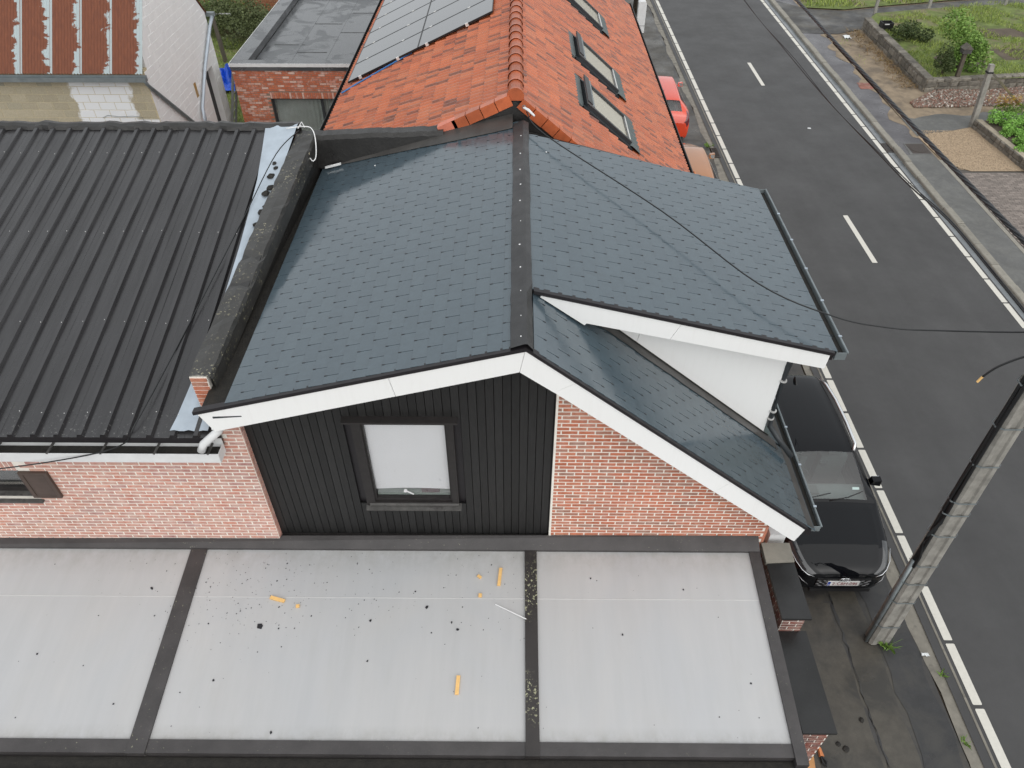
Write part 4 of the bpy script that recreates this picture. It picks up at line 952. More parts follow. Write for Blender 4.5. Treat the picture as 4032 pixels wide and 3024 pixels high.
MB().box(-7.58, -6.13, ey0+.12, ey0+.126, 0, 1.89).build('pane', MAT['glass'], wfo); MB().box(-6.05, -5.0, ey0+.12, ey0+.126, 0, 1.89).build('pane', MAT['glass'], wfo)
rows = [[(-7.62 + 2.6*i/120, ey0+.24 + (.035*math.sin(i*.9) if i > 55 else .004*math.sin(i)), zz) for i in range(121)] for zz in (0, 1.92)]
MB().grid(rows).build('curtain', MAT['curtain'], wfo, True)
# ladder against its side
LD = thing('ladder', 'grey aluminium ladder leaning against the flat roofed extension', 'ladder', (-9.45, 23.2, 0))
for yv in (23.0, 23.42): MB().hexa([(-9.50,yv,0),(-9.42,yv,0),(-9.42,yv+.03,0),(-9.50,yv+.03,0)], [(-8.76,yv,2.75),(-8.68,yv,2.75),(-8.68,yv+.03,2.75),(-8.76,yv+.03,2.75)]).build('rail', MAT['alu'], LD)
for k in range(9):
    t = (k+.6)/9.6; MB().tube([(-9.46+.74*t, 23.02, 2.75*t), (-9.46+.74*t, 23.43, 2.75*t)], .016, 6).build('rung', MAT['alu'], LD)
# blue tarp
rows = []
for i in range(16):
    rows.append([(-12.1 + 1.4*i/15 + .06*random.random(), 27.9 + 2.4*j/13 + .06*random.random(), .06 + .42*math.exp(-((i-9)/5)**2-((j-7)/5)**2)*(1+.5*math.sin(i*2.1+j*1.3)) + random.uniform(0,.06)) for j in range(14)])
tag(MB().grid(rows).build('tarpaulin', MAT['tarp']), 'crumpled bright blue tarpaulin lying on the back lawn', 'tarpaulin')
# goal and posts
gl = thing('football_goal', 'small white goal frame half hidden in the hedge', 'goal', (-12.8, 34.2, 0))
MB().tube([(-13.9,34.2,1.0),(-12.5,34.2,1.0)], .03, 6).build('crossbar', MAT['white_wire'], gl); MB().tube([(-12.5,34.2,1.0),(-12.45,34.6,0)], .03, 6).build('goal_post', MAT['white_wire'], gl); MB().tube([(-13.9,34.2,1.0),(-13.9,34.2,0)], .03, 6).build('goal_post', MAT['white_wire'], gl)
tag(MB().tube([(-12.1,31.3,0),(-12.13,31.3,.9),(-12.2,31.35,1.9)], [.09,.085,.07], 8).build('wooden_post', MAT['wood_old']), 'weathered grey wooden post standing at the hedge', 'post')
# far brick building
FB = thing('far_brick_building', 'dark red brick building behind the hedge at the back', 'building', (-14, 37.5, 0))
fw = MB().box(-24, -9.5, 37.0, 40, 0, 3.2).build('wall', MAT['mortar_far'], FB)
bpf = brick_proto(MAT['brick_far'], .185, .052)
pieces('brick', 'brick_field', bpf, lay(courses(-16.2, -10.0, .1, 2.2, .2, .068, .014), '-y', 37.0, .2, .014), MAT['brick_far'], fw, FB)
MB().box(-24.2, -9.3, 36.9, 40.2, 3.2, 3.35).build('roof', MAT['bitumen'], FB)

# ================================================================ whitewashed shed with rusty roof
D = thing('rusty_roofed_shed', 'old block shed with rusty corrugated roof and whitewashed gable', 'shed', (-12, 21, 0))
SX, SY = -9.3, 18.6
zs = lambda y: 4.25 + 1.1*(y - 18.5); YRG = 20.95; zs2 = lambda y: zs(YRG) - 1.1*(y - YRG)
cw = MB().box(-16, SX, SY, SY+.2, 0, 4.25).build('front_wall', MAT['block_joint'], D)
bb = brick_proto(MAT['block'], .388, .188, .03, .004)
pieces('block', 'block_field', bb, lay(courses(-15.2, SX-.005, 1.85, 4.2, .4, .2, .012, shift=.12), '-y', SY, .4, .012), MAT['block'], cw, D)
sw = MB()
gpoly = [(18.6,0),(18.6,zs(18.6)-.05),(YRG,zs(YRG)-.05),(23.4,zs2(23.4)-.05),(23.4,0)]
sw.prism([(SX, y, z) for y, z in [(18.8,0),(18.8,zs(18.8)-.05),(YRG,zs(YRG)-.05),(22.2,zs2(22.2)-.05),(22.2,0)]], (-.2, 0, 0))
sw.prism([(SX, y, z) for y, z in [(22.2,2.84),(22.2,zs2(22.2)-.05),(23.4,zs2(23.4)-.05),(23.4,2.84)]], (-.2, 0, 0)); sw.box(SX-.2, SX, 22.9, 23.4, 0, 2.84)
swo = sw.build('gable_wall', MAT['white_paint'], D)
bw = brick_proto(MAT['white_paint'], .392, .192, .02, .003)
def okg(a, b, z0, z1):
    if b > 22.18 and a < 22.92 and z0 < 2.86: return False
    if b > 21.2 and a < 21.4 and z0 < 2.95 and z1 > 2.5: return False
    return z1 < min(zs(a), zs2(b)) - .06
pieces('block', 'gable_block_field', bw, lay(courses(18.62, 23.4, 1.0, 6.8, .4, .2, .008, ok=okg), '+x', SX, .4, .008), MAT['white_paint'], swo, D, 280)
MB().box(SX-.3, SX-.18, 22.2, 22.9, 0, 2.84).build('doorway', MAT['black_trim'], D); MB().box(-16, -9.5, 23.2, 23.4, 0, 4.1).build('rear_wall', MAT['white_paint'], D)
MB().box(SX-.02, SX+.006, 21.22, 21.38, 2.52, 2.92).build('small_window', plain('amber_glass', (.36,.22,.06), .3, .3, 20), D)
pitch = .0762
def sheet_mesh():
    b_ = MB(); rows = []
    for t in (0, .5, 1): rows.append([(i*pitch/6, 0, 0) for i in range(0, 64)])
    out = []
    for t in (0, 1.14/3.7*1.0, 1):
        out.append([(i*pitch/6, t*2.46, t*2.46*1.1 + .014*math.cos(i*math.pi/3)) for i in range(64)])
    return b_.grid(out).mesh('corrugated_sheet', MAT['rust'], True)
shm = sheet_mesh()
for k in range(9):
    mesh_obj('corrugated_sheet', shm, D, Matrix.Translation((SX+.02-.80-k*.742, 18.44, zs(18.44)+.03+.004*(k % 2))))
for k in range(9): mesh_obj('corrugated_sheet', shm, D, frame((SX+.02-k*.742, 23.55, zs2(23.55)+.03+.004*(k % 2)), (-1,0,0), (0,-1,0), (0,0,1)))
MB().prism([(-16, y, z) for y, z in [(18.5,zs(18.5)-.03),(YRG,zs(YRG)-.03),(23.5,zs2(23.5)-.03),(YRG,zs(YRG)-.12)]], (16+SX-.01, 0, 0)).build('roof_deck', MAT['wood_old'], D)
gD = MB(); gD.box(-16, SX+.12, 18.30, 18.31, 4.06, 4.16); gD.box(-16, SX+.12, 18.31, 18.43, 4.06, 4.068); gD.box(-16, SX+.12, 18.43, 18.438, 4.068, 4.19); gD.box(SX+.112, SX+.12, 18.31, 18.43, 4.068, 4.15)
gD.build('front_gutter', MAT['grey_zinc'], D)
MB().tube([(SX+.06,18.38,4.06),(SX+.06,18.48,3.92),(SX+.06,20.6,1.95),(SX+.06,20.7,1.8),(SX+.06,20.7,0)], .045, 8).build('downpipe', MAT['grey_zinc'], D, True)
MB().box(SX-.1, SX+.22, 23.5, 23.62, 4.05, 4.16).build('rear_gutter', MAT['grey_zinc'], D)
MB().tube([(SX+.15,23.52,4.05),(SX+.10,23.3,3.85),(SX+.09,22.2,3.1),(SX+.08,21.2,2.25),(SX+.14,21.0,2.0),(SX+.14,21.0,0)], .05, 8).build('downpipe', MAT['zinc'], D, True)
MB().tube([(-10.75,18.58,3.05),(-10.6,18.57,3.12),(-10.3,18.57,3.08),(-9.95,18.57,3.10),(-9.72,18.56,3.07),(-9.6,18.57,2.6)], .006, 5).build('wall_wire', MAT['grey_zinc'], D)

# ================================================================ cars
def catmull(P, n):
    P = [np.array(p, float) for p in P]; out = []
    for i in range(len(P)-1):
        p0 = P[max(i-1, 0)]; p1 = P[i]; p2 = P[i+1]; p3 = P[min(i+2, len(P)-1)]
        for k in range(n):
            t = k/n; out.append(.5*((2*p1) + (-p0+p2)*t + (2*p0-5*p1+4*p2-p3)*t*t + (-p0+3*p1-3*p2+p3)*t**3))
    out.append(P[-1]); return out
#           y     z0   wlow  wmid  zb    wb    zt    wt
ST = [(0.00, .30, .50, .52, .54, .48, .61, .34), (0.05, .24, .63, .66, .61, .61, .69, .46), (0.20, .21, .75, .79, .69, .745, .775, .59), (0.55, .19, .84, .87, .79, .835, .865, .68),
      (1.10, .18, .87, .90, .88, .87, .955, .73), (1.28, .18, .87, .90, .915, .875, .99, .745), (1.62, .18, .87, .90, .945, .87, 1.235, .665), (1.98, .18, .87, .90, .96, .87, 1.415, .585),
      (2.45, .18, .87, .90, .975, .87, 1.465, .575), (3.20, .18, .87, .90, .99, .87, 1.455, .565), (3.80, .20, .87, .90, 1.01, .865, 1.41, .55), (4.05, .22, .86, .89, 1.02, .85, 1.33, .56),
      (4.28, .25, .84, .87, 1.00, .82, 1.08, .63), (4.36, .28, .80, .83, .86, .78, .93, .64), (4.40, .34, .74, .77, .72, .70, .80, .60)]
SN, VN = 5, 4
def car(name, label, loc, turned, paint, sy=1.0, sx=1.0, sz=1.0, front=True, group='cars parked along the kerb'):
    o = thing(name, label, 'car', loc, group)
    mw = Matrix.Translation(loc) @ Matrix.Rotation(math.pi if turned else 0, 4, 'Z') @ Matrix.Diagonal((sx, sy, sz, 1))
    U = catmull(ST, SN); grid = []
    for q in U:
        y, z0, wl_, wm, zb, wb, zt, wt = q
        half = [(wl_*.93, z0), (wl_, z0+.07), (wm, (z0+zb)*.5), (wb, zb), (wt*1.0, zt-.05 if zt-zb > .12 else zt-.012), (wt*.80, zt), (wt*.42, zt+.018), (0, zt+.024)]
        h2 = catmull(half, VN)
        sec = [(p[0], y, p[1]) for p in h2] + [(-p[0], y, p[1]) for p in h2[::-1][1:]]
        grid.append([mw @ Vector(p) for p in sec])
    nv = len(grid[0]); half_n = (nv-1)//2
    def iu(y): return min(range(len(U)), key=lambda i: abs(U[i][0]-y))
    def cls(i, j):
        y = (U[i][0]+U[i+1][0])/2; jj = j if j < half_n else nv-2-j; v = jj/VN
        if front and .04 < y < .52 and 3.0 <= v < 3.6: return 'headlight_a' if j < half_n else 'headlight_b'
        if 4.14 < y < 4.385 and 2.35 <= v < 3.3: return 'tail_lamp_a' if j < half_n else 'tail_lamp_b'
        if 1.30 < y < 1.99 and v >= 4.5: return 'windshield'
        if y <= 1.12 and y > .16 and v >= 4.25: return 'bonnet'
        if 1.99 < y < 3.86 and v >= 4.0: return 'roof_panel'
        if 3.95 < y < 4.24 and v >= 4.25: return 'rear_window'
        if 1.70 < y < 3.80 and 3.25 <= v < 3.95: return 'side_window_a' if j < half_n else 'side_window_b'
        return 'body'
    F = {}
    for i in range(len(U)-1):
        for j in range(nv-1): F.setdefault(cls(i, j), []).append((i, j))
    for key, cells in F.items():
        m = MB(); idx = {}
        def vid(i, j):
            if (i, j) not in idx: idx[(i, j)] = len(m.v); m.v.append(tuple(grid[i][j]))
            return idx[(i, j)]
        for i, j in cells: m.f.append((vid(i,j), vid(i,j+1), vid(i+1,j+1), vid(i+1,j)))
        gl_ = 'window' in key or key == 'windshield'
        nm = key[:-2] if key[-2:] in ('_a', '_b') else key
        m.build(nm, MAT['car_glass'] if gl_ else MAT['lamp_glass'] if nm == 'headlight' else MAT['tail_glass'] if nm == 'tail_lamp' else paint, o, True)
    MB().poly(*grid[0]).build('front_panel', paint, o); MB().poly(*grid[-1][::-1]).build('rear_panel', paint, o)
    def B(x0, x1, y0, y1, z0, z1, nm, mat, par=o):
        b_ = MB().box(x0, x1, y0, y1, z0, z1); b_.v = [tuple(mw @ Vector(v)) for v in b_.v]; return b_.build(nm, MAT[mat], par)
    def TB(pts, r, nm, mat, par=o, n=8):
        return MB().tube([mw @ Vector(p) for p in pts], r, n).build(nm, MAT[mat], par, True)
    # cabin
    B(-.72, .72, 1.30, 1.66, .66, .94, 'dashboard', 'dash'); TB([(-.36+.18*math.cos(t), 1.80+.06*math.sin(t), .98+.16*math.sin(t)) for t in np.linspace(0, 2*math.pi, 18)], .014, 'steering_wheel', 'black_plastic', n=5); B(-.34, -.10, 1.42, 1.60, .94, .975, 'instrument_hood', 'seat'); B(-.80, .80, 1.3, 4.1, .30, .36, 'floor', 'seat')
    for s_ in (-1, 1):
        B(s_*.36-.24, s_*.36+.24, 2.15, 2.30, .40, 1.12, 'seat', 'seat'); B(s_*.36-.12, s_*.36+.12, 2.18, 2.26, 1.14, 1.30, 'headrest', 'seat')
        for yw in (.86, 3.46):
            t_ = MB().tube([mw @ Vector((s_*.70, yw, .32)), mw @ Vector((s_*.895, yw, .32))], .32, 20).build('wheel', MAT['tyre'], o)
            MB().tube([mw @ Vector((s_*.88, yw, .32)), mw @ Vector((s_*.903, yw, .32))], .21, 14).build('rim', MAT['rim'], t_)
        mr = MB(); mr.hexa([mw @ Vector(p) for p in ((s_*.86,1.62,.97),(s_*1.03,1.60,.96),(s_*1.03,1.72,.97),(s_*.86,1.74,.98))], [mw @ Vector(p) for p in ((s_*.88,1.60,1.08),(s_*1.02,1.60,1.10),(s_*1.02,1.70,1.11),(s_*.88,1.72,1.09))])
        mro = mr.build('mirror', paint, o)
        B(min(s_*.90, s_*1.015), max(s_*.90, s_*1.015), 1.715, 1.728, .985, 1.085, 'mirror_glass', 'chrome', mro)
    return o, mw, B, TB

bc, mwB, B, TB = car('parked_car', 'glossy black estate car with chrome roof rails parked beside the slate house', (5.34, 6.60, 0), False, MAT['black_car'], sx=.985)
for s_ in (-1, 1):
    TB([(s_*.56,2.02,1.41),(s_*.60,2.12,1.475),(s_*.60,2.6,1.51),(s_*.595,3.2,1.50),(s_*.575,3.65,1.455),(s_*.55,3.82,1.41)], .030, 'roof_rail', 'chrome')
    pts = [(s_*.50,.020,.585),(s_*.61,.050,.61),(s_*.69,.115,.645),(s_*.77,.24,.70),(s_*.83,.45,.76)]
    TB([(x*1.005, y-.016, z+.028) for x, y, z in pts], .006, 'daytime_light', 'chrome', n=6)
    TB([(s_*.56,.0,.40),(s_*.66,.04,.47),(s_*.76,.16,.53)], .007, 'lower_trim', 'rim', n=6)
B(-.44, .44, -.016, .012, .36, .575, 'grille', 'black_plastic')
for k in range(4):
    for s_ in (-1, 1):
        for i in range(3):
            x = s_*(.12 + i*.105 + (k % 2)*.04); TB([(x, -.022, .39+k*.043), (x+s_*.075, -.016, .40+k*.043)], .005, 'grille_bar', 'rim', n=5)
B(-.50, .50, -.03, .04, .235, .30, 'bumper_lip', 'black_plastic')
# oval badge with slanted letter
em = thing  # alias kept local
a_ = np.linspace(0, 2*math.pi, 25)
bd = TB([(.085*math.cos(t), -.030, .575 + .042*math.sin(t)) for t in a_], .0065, 'badge', 'chrome', n=6)
TB([(-.048,-.030,.548),(-.026,-.030,.603)], .007, 'badge_stroke', 'chrome', bd, 5); TB([(.026,-.030,.547),(.048,-.030,.602)], .007, 'badge_stroke', 'chrome', bd, 5); TB([(-.037,-.030,.570),(.037,-.030,.582)], .006, 'badge_stroke', 'chrome', bd, 5)
pl = B(-.262, .262, -.036, -.020, .415, .530, 'licence_plate', 'plate')
B(-.258, -.215, -.0375, -.036, .419, .526, 'plate_band', 'eu_blue', pl)
tm = text_mesh('2-CBH-096', .105, 'plate_text', MAT['plate_red'])
mesh_obj('plate_text', tm, pl, mwB @ frame((.025, -.0385, .4725), (1.0,0,0), (0,0,1), (0,-1,0), .86, 1.0))
tm2 = text_mesh('B', .04, 'plate_text', MAT['plate']); mesh_obj('plate_text', tm2, pl, mwB @ frame((-.2365, -.0392, .44), (1,0,0), (0,0,1), (0,-1,0)))
fb = MB(); fb.v = [tuple(mwB @ Vector(v)) for v in ((-.016,3.62,1.445),(.016,3.62,1.445),(.01,3.84,1.40),(-.01,3.84,1.40),(0,3.80,1.53),(0,3.84,1.50))]; fb.f = [(0,1,4),(1,2,5,4),(0,4,5,3),(2,3,5)]; fb.build('aerial', MAT['black_plastic'], bc)
TB([(.02,1.245,1.005),(.35,1.30,1.025),(.62,1.40,1.06)], .010, 'wiper', 'black_plastic', n=5); TB([(-.55,1.255,1.0),(-.2,1.31,1.03),(.05,1.36,1.065)], .010, 'wiper', 'black_plastic', n=5)
B(-.06, .06, 1.80, 1.86, 1.26, 1.32, 'rear_view_mirror', 'black_plastic')
st_ = MB(); st_.poly(*[mwB @ Vector(p) for p in ((.46,1.44,1.06),(.58,1.44,1.058),(.58,1.475,1.085),(.46,1.475,1.088))]); st_.build('parking_slip', MAT['paper'], bc)

rc_, mwR, B, TB = car('parked_car', 'bright orange red hatchback parked with its rear towards the slate house', (4.84, 27.95, 0), True, MAT['red_car'], sx=.97)
rc_['label'] = 'bright orange red hatchback parked with its rear towards the slate house'
for s_ in (-1, 1): TB([(s_*.70,4.36,.84),(s_*.80,4.30,.86),(s_*.88,4.17,.87)], .008, 'lamp_strip', 'chrome', n=5)
B(-.60, .60, 4.32, 4.42, .24, .34, 'rear_bumper', 'black_plastic'); B(-.26, .26, 4.395, 4.425, .62, .73, 'licence_plate', 'plate')
TB([(0,3.55,1.445),(.0,3.50,1.47)], .02, 'aerial_base', 'black_plastic'); TB([(0,3.52,1.46),(.05,3.80,1.66)], .006, 'aerial', 'black_plastic', n=5)
bcr, mwC, B, TB = car('parked_car', 'copper brown car of which only the roof shows above the slate roof edge', (4.82, 22.15, 0), True, MAT['brown_car'], sx=.985, sz=1.09, sy=.98)
TB([(0,3.60,1.44),(0,3.70,1.47),(0,3.78,1.44)], .025, 'aerial', 'orange')

# ================================================================ utility pole, cables
UP = thing('utility_pole', 'weathered concrete utility pole with strapped black cables beside the black car', 'pole', (5.80, 5.87, 0))
pm = MB(); n_ = 24; rows = []
for i in range(n_+1):
    t = i/n_; z = 7.2*t; cxp = 5.80 - .24*t; w_, d_ = .165-.05*t, .115-.03*t; c_ = .035
    sec = [(-w_+c_,-d_),(-.05,-d_),(-.03,-d_+.022),(.03,-d_+.022),(.05,-d_),(w_-c_,-d_),(w_,-d_+c_),(w_,d_-c_),(w_-c_,d_),(-w_+c_,d_),(-w_,d_-c_),(-w_,-d_+c_),(-w_+c_,-d_)]
    rows.append([(cxp+x+random.uniform(-.002,.002), 5.87+y, z) for x, y in sec])
pm.grid(rows).build('shaft', MAT['pole'], UP)
MB().box(5.44, 5.68, 5.78, 5.96, 7.2, 7.24).build('shaft_top', MAT['pole'], UP)
px = lambda z: 5.80 - .24*z/7.2
for k, (dx, dy, r_) in enumerate(((-.165,-.03,.026),(-.18,-.07,.022),(-.16,.02,.022),(-.20,-.03,.018))):
    pts = [(px(z)+dx*(1-.03*z)+.008*math.sin(z*2+k) - (.07 if 2.45 < z < 2.95 and k == 1 else 0), 5.87+dy+.01*math.sin(z*1.7+k), z) for z in np.arange(2.15, 7.1, .25)]
    MB().tube(pts, r_, 7).build('riser_cable', MAT['cable'], UP, True)
MB().tube([(px(0)-.19,5.83,0),(px(2.2)-.185,5.83,2.25)], .03, 8).build('conduit', MAT['grey_zinc'], UP, True)
for z in (.55, 1.25, 1.75, 2.2, 2.9, 3.35, 3.6, 4.3, 4.95, 5.6):
    w_, d_ = .165-.05*z/7.2+.006, .115-.03*z/7.2+.006
    b_ = MB(); zz = .012
    c_ = .035; q = [(px(z)+a, 5.87+b) for a, b in ((-w_-.045,-.06),(-w_+c_,-d_),(w_-c_,-d_),(w_,-d_+c_),(w_,d_-c_),(w_-c_,d_),(-w_+c_,d_),(-w_-.045,.03))]
    hb_ = .011
    for (xa, ya), (xb, yb) in zip(q, q[1:] + q[:1]):
        dv = Vector((xb-xa, yb-ya, 0)).normalized(); nv_ = Vector((dv.y, -dv.x, 0))*.003; A_ = Vector((xa, ya, z-hb_)); B_ = Vector((xb, yb, z-hb_)); up_ = Vector((0,0,2*hb_))
        b_.hexa([A_, B_, B_+nv_, A_+nv_], [A_+up_, B_+up_, B_+nv_+up_, A_+nv_+up_])
    b_.build('strap', MAT['grey_zinc'], UP)
def cable(pts, r, name, mat, label, n=6, seg=6):
    P = catmull(pts, seg); return tag(MB().tube([tuple(p) for p in P], r, n).build(name, MAT[mat], None, True), label, 'cable')
# thick twisted bundle, four strands
BC = thing('bundled_cable', 'thick twisted black power cable hung high along the road', 'cable', (5.7, 17, 6.4))
for k in range(4):
    pts = []
    for i in range(240):
        t = i/239; y = 5.6 + 31*t; ph = y*7.5 + k*math.pi/2; z = 6.68 - 1.15*4*t*(1-t)*.27 + .1*t; xx = 5.56 + .22*min(1, t*3)
        pts.append((xx + .017*math.cos(ph), y, z + .017*math.sin(ph)))
    MB().tube(pts, .0145, 6).build('strand', MAT['cable_grey'], BC, True)
TCB = thing('telephone_cable', 'pair of thin black telephone cables sagging along the far road line', 'cable', (5.7, 15, 5.5))
tp_ = [(5.60,6.0,6.05),(5.75,7.63,5.93),(5.8,8.77,5.874),(5.8,9.92,5.745),(5.8,11.03,5.672),(5.8,13.99,5.50),(5.8,16.97,5.425),(5.8,20.54,5.352),(5.8,25,5.42),(5.7,31,5.7),(5.45,36.3,6.0)]
MB().tube([tuple(p) for p in catmull(tp_, 5)], .011, 6).build('wire', MAT['cable'], TCB, True)
MB().tube([(x+.02*math.sin(y*.9), y, z+.02+.012*math.sin(y*1.3)) for x, y, z in [tuple(p) for p in catmull(tp_, 5)]], .008, 6).build('wire', MAT['cable'], TCB, True)
cable([(.14,10.95,6.43),(.42,10.35,6.33),(1.93,8.72,6.02),(2.95,7.42,5.78),(3.75,6.93,5.66),(4.31,6.75,5.64),(4.80,6.62,5.70),(5.55,6.05,6.15),(5.50,5.95,6.4)], .009, 'house_cable', 'cable', 'thin black cable running from the slate ridge over the road to the pole')
DR = thing('dangling_cable', 'short loose cable end with a brass tip dangling from the pole', 'cable', (5.2, 5.8, 5.3))
MB().tube([tuple(p) for p in catmull([(5.56,5.85,6.0),(5.40,5.92,5.92),(5.22,5.98,5.72),(5.13,6.0,5.55)], 5)], .012, 6).build('wire', MAT['cable'], DR, True)
MB().tube([(5.13,6.0,5.55),(5.105,6.0,5.47)], .014, 6).build('tip', MAT['wood_yellow'], DR)
tag(MB().tube([(5.38,36.4,0),(5.38,36.4,4),(5.40,36.4,7.2)], [.14,.12,.10], 10).build('wooden_pole', MAT['wood_old'], None, True), 'dark wooden utility pole behind the white street cabinet', 'pole')
# street cabinet
SCB = thing('street_cabinet', 'tall white street cabinet on the pavement beyond the red car', 'cabinet', (5.5, 35.1, 0))
cb = MB(); cb.prism([(5.32,35.0,.0),(5.67,35.0,.0),(5.67,35.0,1.22),(5.62,35.0,1.30),(5.37,35.0,1.30),(5.32,35.0,1.26)], (0,.30,0)); cb.build('case', MAT['white_plastic'], SCB)
MB().box(5.318, 5.672, 34.992, 34.999, .30, .312).build('plinth_joint', MAT['sill_grey'], SCB); MB().box(5.672, 5.69, 35.1, 35.2, .62, .80).build('hinge', MAT['white_plastic'], SCB)
# drains and covers
def grate(loc, wx, wy, n, label):
    o = thing('drain_grate', label, 'drain', loc, 'drain grates in the gutters'); x, y, z = loc
    MB().box(x, x+wx, y, y+wy, z-.03, z-.012).build('pit', MAT['black_trim'], o)
    fr = MB(); fr.box(x, x+.025, y, y+wy, z-.02, z+.006); fr.box(x+wx-.025, x+wx, y, y+wy, z-.02, z+.006); fr.box(x+.025, x+wx-.025, y, y+.02, z-.02, z+.006); fr.box(x+.025, x+wx-.025, y+wy-.02, y+wy, z-.02, z+.006); fr.build('frame', MAT['iron'], o)
    for k in range(n):
        yv = y + .04 + (wy-.08)*k/(n-1); MB().box(x+.025, x+wx-.025, yv-.012, yv+.012, z-.02, z+.005).build('bar', MAT['iron'], o)
grate((6.46, 22.74, .008), .22, .68, 9, 'rusty drain grate in the gutter beside the copper brown car'); grate((12.27, 23.13, .012), .23, .66, 9, 'rusty drain grate in the gutter on the far side of the road')
mc = thing('manhole_cover', 'rusty square manhole cover in the far pavement beside the gravel', 'manhole cover', (13.25, 23.2, .11))
MB().box(12.98, 13.58, 22.86, 23.56, .104, .110).build('frame', MAT['iron'], mc)
MB().tube([(13.28,23.2,.110),(13.28,23.2,.116)], .27, 24).build('lid', MAT['iron'], mc)

# ================================================================ garden opposite
def stones(o, part, p0, p1, z0, z1, th, sz, seed):
    rr = random.Random(seed); p0 = Vector((*p0, 0)); p1 = Vector((*p1, 0)); d = (p1-p0); L = d.length; d.normalize(); nn = Vector((d.y, -d.x, 0)); z = z0
    while z < z1 - .03:
        h = rr.uniform(.7, 1.25)*sz*.62; h = min(h, z1 - z); s = -rr.random()*.1
        while s < L:
            w_ = rr.uniform(.7, 1.5)*sz
            a, b = max(0, s), min(L, s + w_ - .012)
            if b - a > .03:
                bul = rr.uniform(.01, .04); q = lambda: rr.uniform(-.015, .015)
                f = [p0 + d*(a+q()) + Vector((0,0,z+q())), p0 + d*(b+q()) + Vector((0,0,z+q())), p0 + d*(b+q()) + Vector((0,0,z+h-.012)), p0 + d*(a+q()) + Vector((0,0,z+h-.012))]
                c_ = sum(f, Vector())/4
                m = MB(); g2 = [c_ + (v-c_)*.75 + nn*bul for v in f]; bk_ = [c_ + (v-c_)*.75 - nn*(th+bul*.5) for v in f]; f2 = [v - nn*th for v in f]
                m.v = [tuple(v) for v in g2 + f + f2 + bk_]; m.f = [(0,1,2,3), (15,14,13,12)]
                for l_ in range(3): m.f += [(l_*4+4+i, l_*4+4+(i+1) % 4, l_*4+(i+1) % 4, l_*4+i) for i in range(4)]
                m.build('stone', MAT['stone'], part)
            s += w_
        z += h
def stone_wall(name, label, p0, p1, z0, z1, th, sz, seed):
    o = thing(name, label, 'wall', (*p0, z0)); a = Vector((*p0, 0)); b = Vector((*p1, 0)); d = (b-a).normalized(); nn = Vector((d.y, -d.x, 0))
    m = MB(); i0 = a - nn*.02; i1 = b - nn*.02; j1 = b - nn*(th-.02); j0 = a - nn*(th-.02)
    m.hexa([(*q[:2], z0) for q in (i0, i1, j1, j0)], [(*q[:2], z1-.02) for q in (i0, i1, j1, j0)])
    c_ = m.build('core', MAT['stone_mortar'], o); stones(o, c_, p0, p1, z0, z1, th, sz, seed); return o
stone_wall('stone_wall', 'dark rough stone wall between the bare earth and the garden', (15.52, 35.3), (15.36, 28.1), .06, .60, .28, .34, 3)
stone_wall('stone_wall', 'low stone wall with pale mortar behind the brick rubble', (15.42, 28.05), (20.5, 28.75), .06, .55, .25, .38, 4)
stone_wall('stone_wall', 'low stone edging wall beside the gravel and the planting bed', (15.80, 24.85), (16.02, 21.4), .06, .42, .24, .26, 5)
# posts
FP = thing('fence_post', 'tall concrete fence post with a slanting brace at the drive', 'post', (15.84, 24.95, .1))
def sq(p, q, a, b): p, q = Vector(p), Vector(q); return MB().hexa([p+Vector(v)*a for v in ((-1,-1,0),(1,-1,0),(1,1,0),(-1,1,0))], [q+Vector(v)*b for v in ((-1,-1,0),(1,-1,0),(1,1,0),(-1,1,0))])
sq((15.84,24.95,.05), (15.62,24.98,2.2), .085, .075).build('shaft', MAT['pole'], FP); sq((18.25,26.4,.2), (15.72,24.99,1.95), .06, .05).build('brace', MAT['pole'], FP)
MB().box(15.55, 15.74, 24.88, 25.08, 1.93, 1.98).build('band', MAT['cable'], FP)
for k, (x, y, zt, lb) in enumerate(((16.42,36.45,1.0,'short concrete fence post at the corner of the wet driveway'), (19.12,37.06,.9,'short concrete fence post in the middle of the driveway edge'), (22.9,37.57,.85,'short concrete fence post farthest along the driveway'))):
    o = thing('fence_post', lb, 'post', (x, y, .1), 'posts along the driveway'); sq((x, y, .05), (x-.05, y, zt+.35), .065, .055).build('shaft', MAT['pole'], o)
    MB().tube([(x-.04, y-.06, zt+.1), (x-.04, y+.06, zt+.1)], .012, 5).build('wire_eye', MAT['grey_zinc'], o)
BX = thing('bird_box', 'wooden post carrying a small grey box beside the shrub', 'bird box', (16.62, 28.4, .48))
sq((16.66,28.42,.45), (16.60,28.42,1.42), .07, .06).build('post', MAT['wood_old'], BX); b_ = MB().box(16.45, 16.76, 28.3, 28.56, 1.40, 1.58); b_.build('box', MAT['sill_grey'], BX)
MB().prism([(16.42,28.26,1.56),(16.79,28.26,1.56),(16.60,28.26,1.72)], (0,.34,0)).build('roof', MAT['stone'], BX)
cr = thing('plastic_crate', 'black plastic crate left in the grass behind the stone wall', 'crate', (15.95, 34.0, .48))
for q in ((15.72,16.2,33.8,33.83,.48,.80),(15.72,16.2,34.15,34.18,.48,.80),(15.72,15.75,33.83,34.15,.48,.80),(16.17,16.2,33.83,34.15,.48,.80),(15.75,16.17,33.83,34.15,.48,.51)): MB().box(*q).build('side', MAT['black_plastic'], cr)
MB().box(15.80, 16.0, 33.775, 33.799, .74, .77).build('handle', MAT['white_wire'], cr)
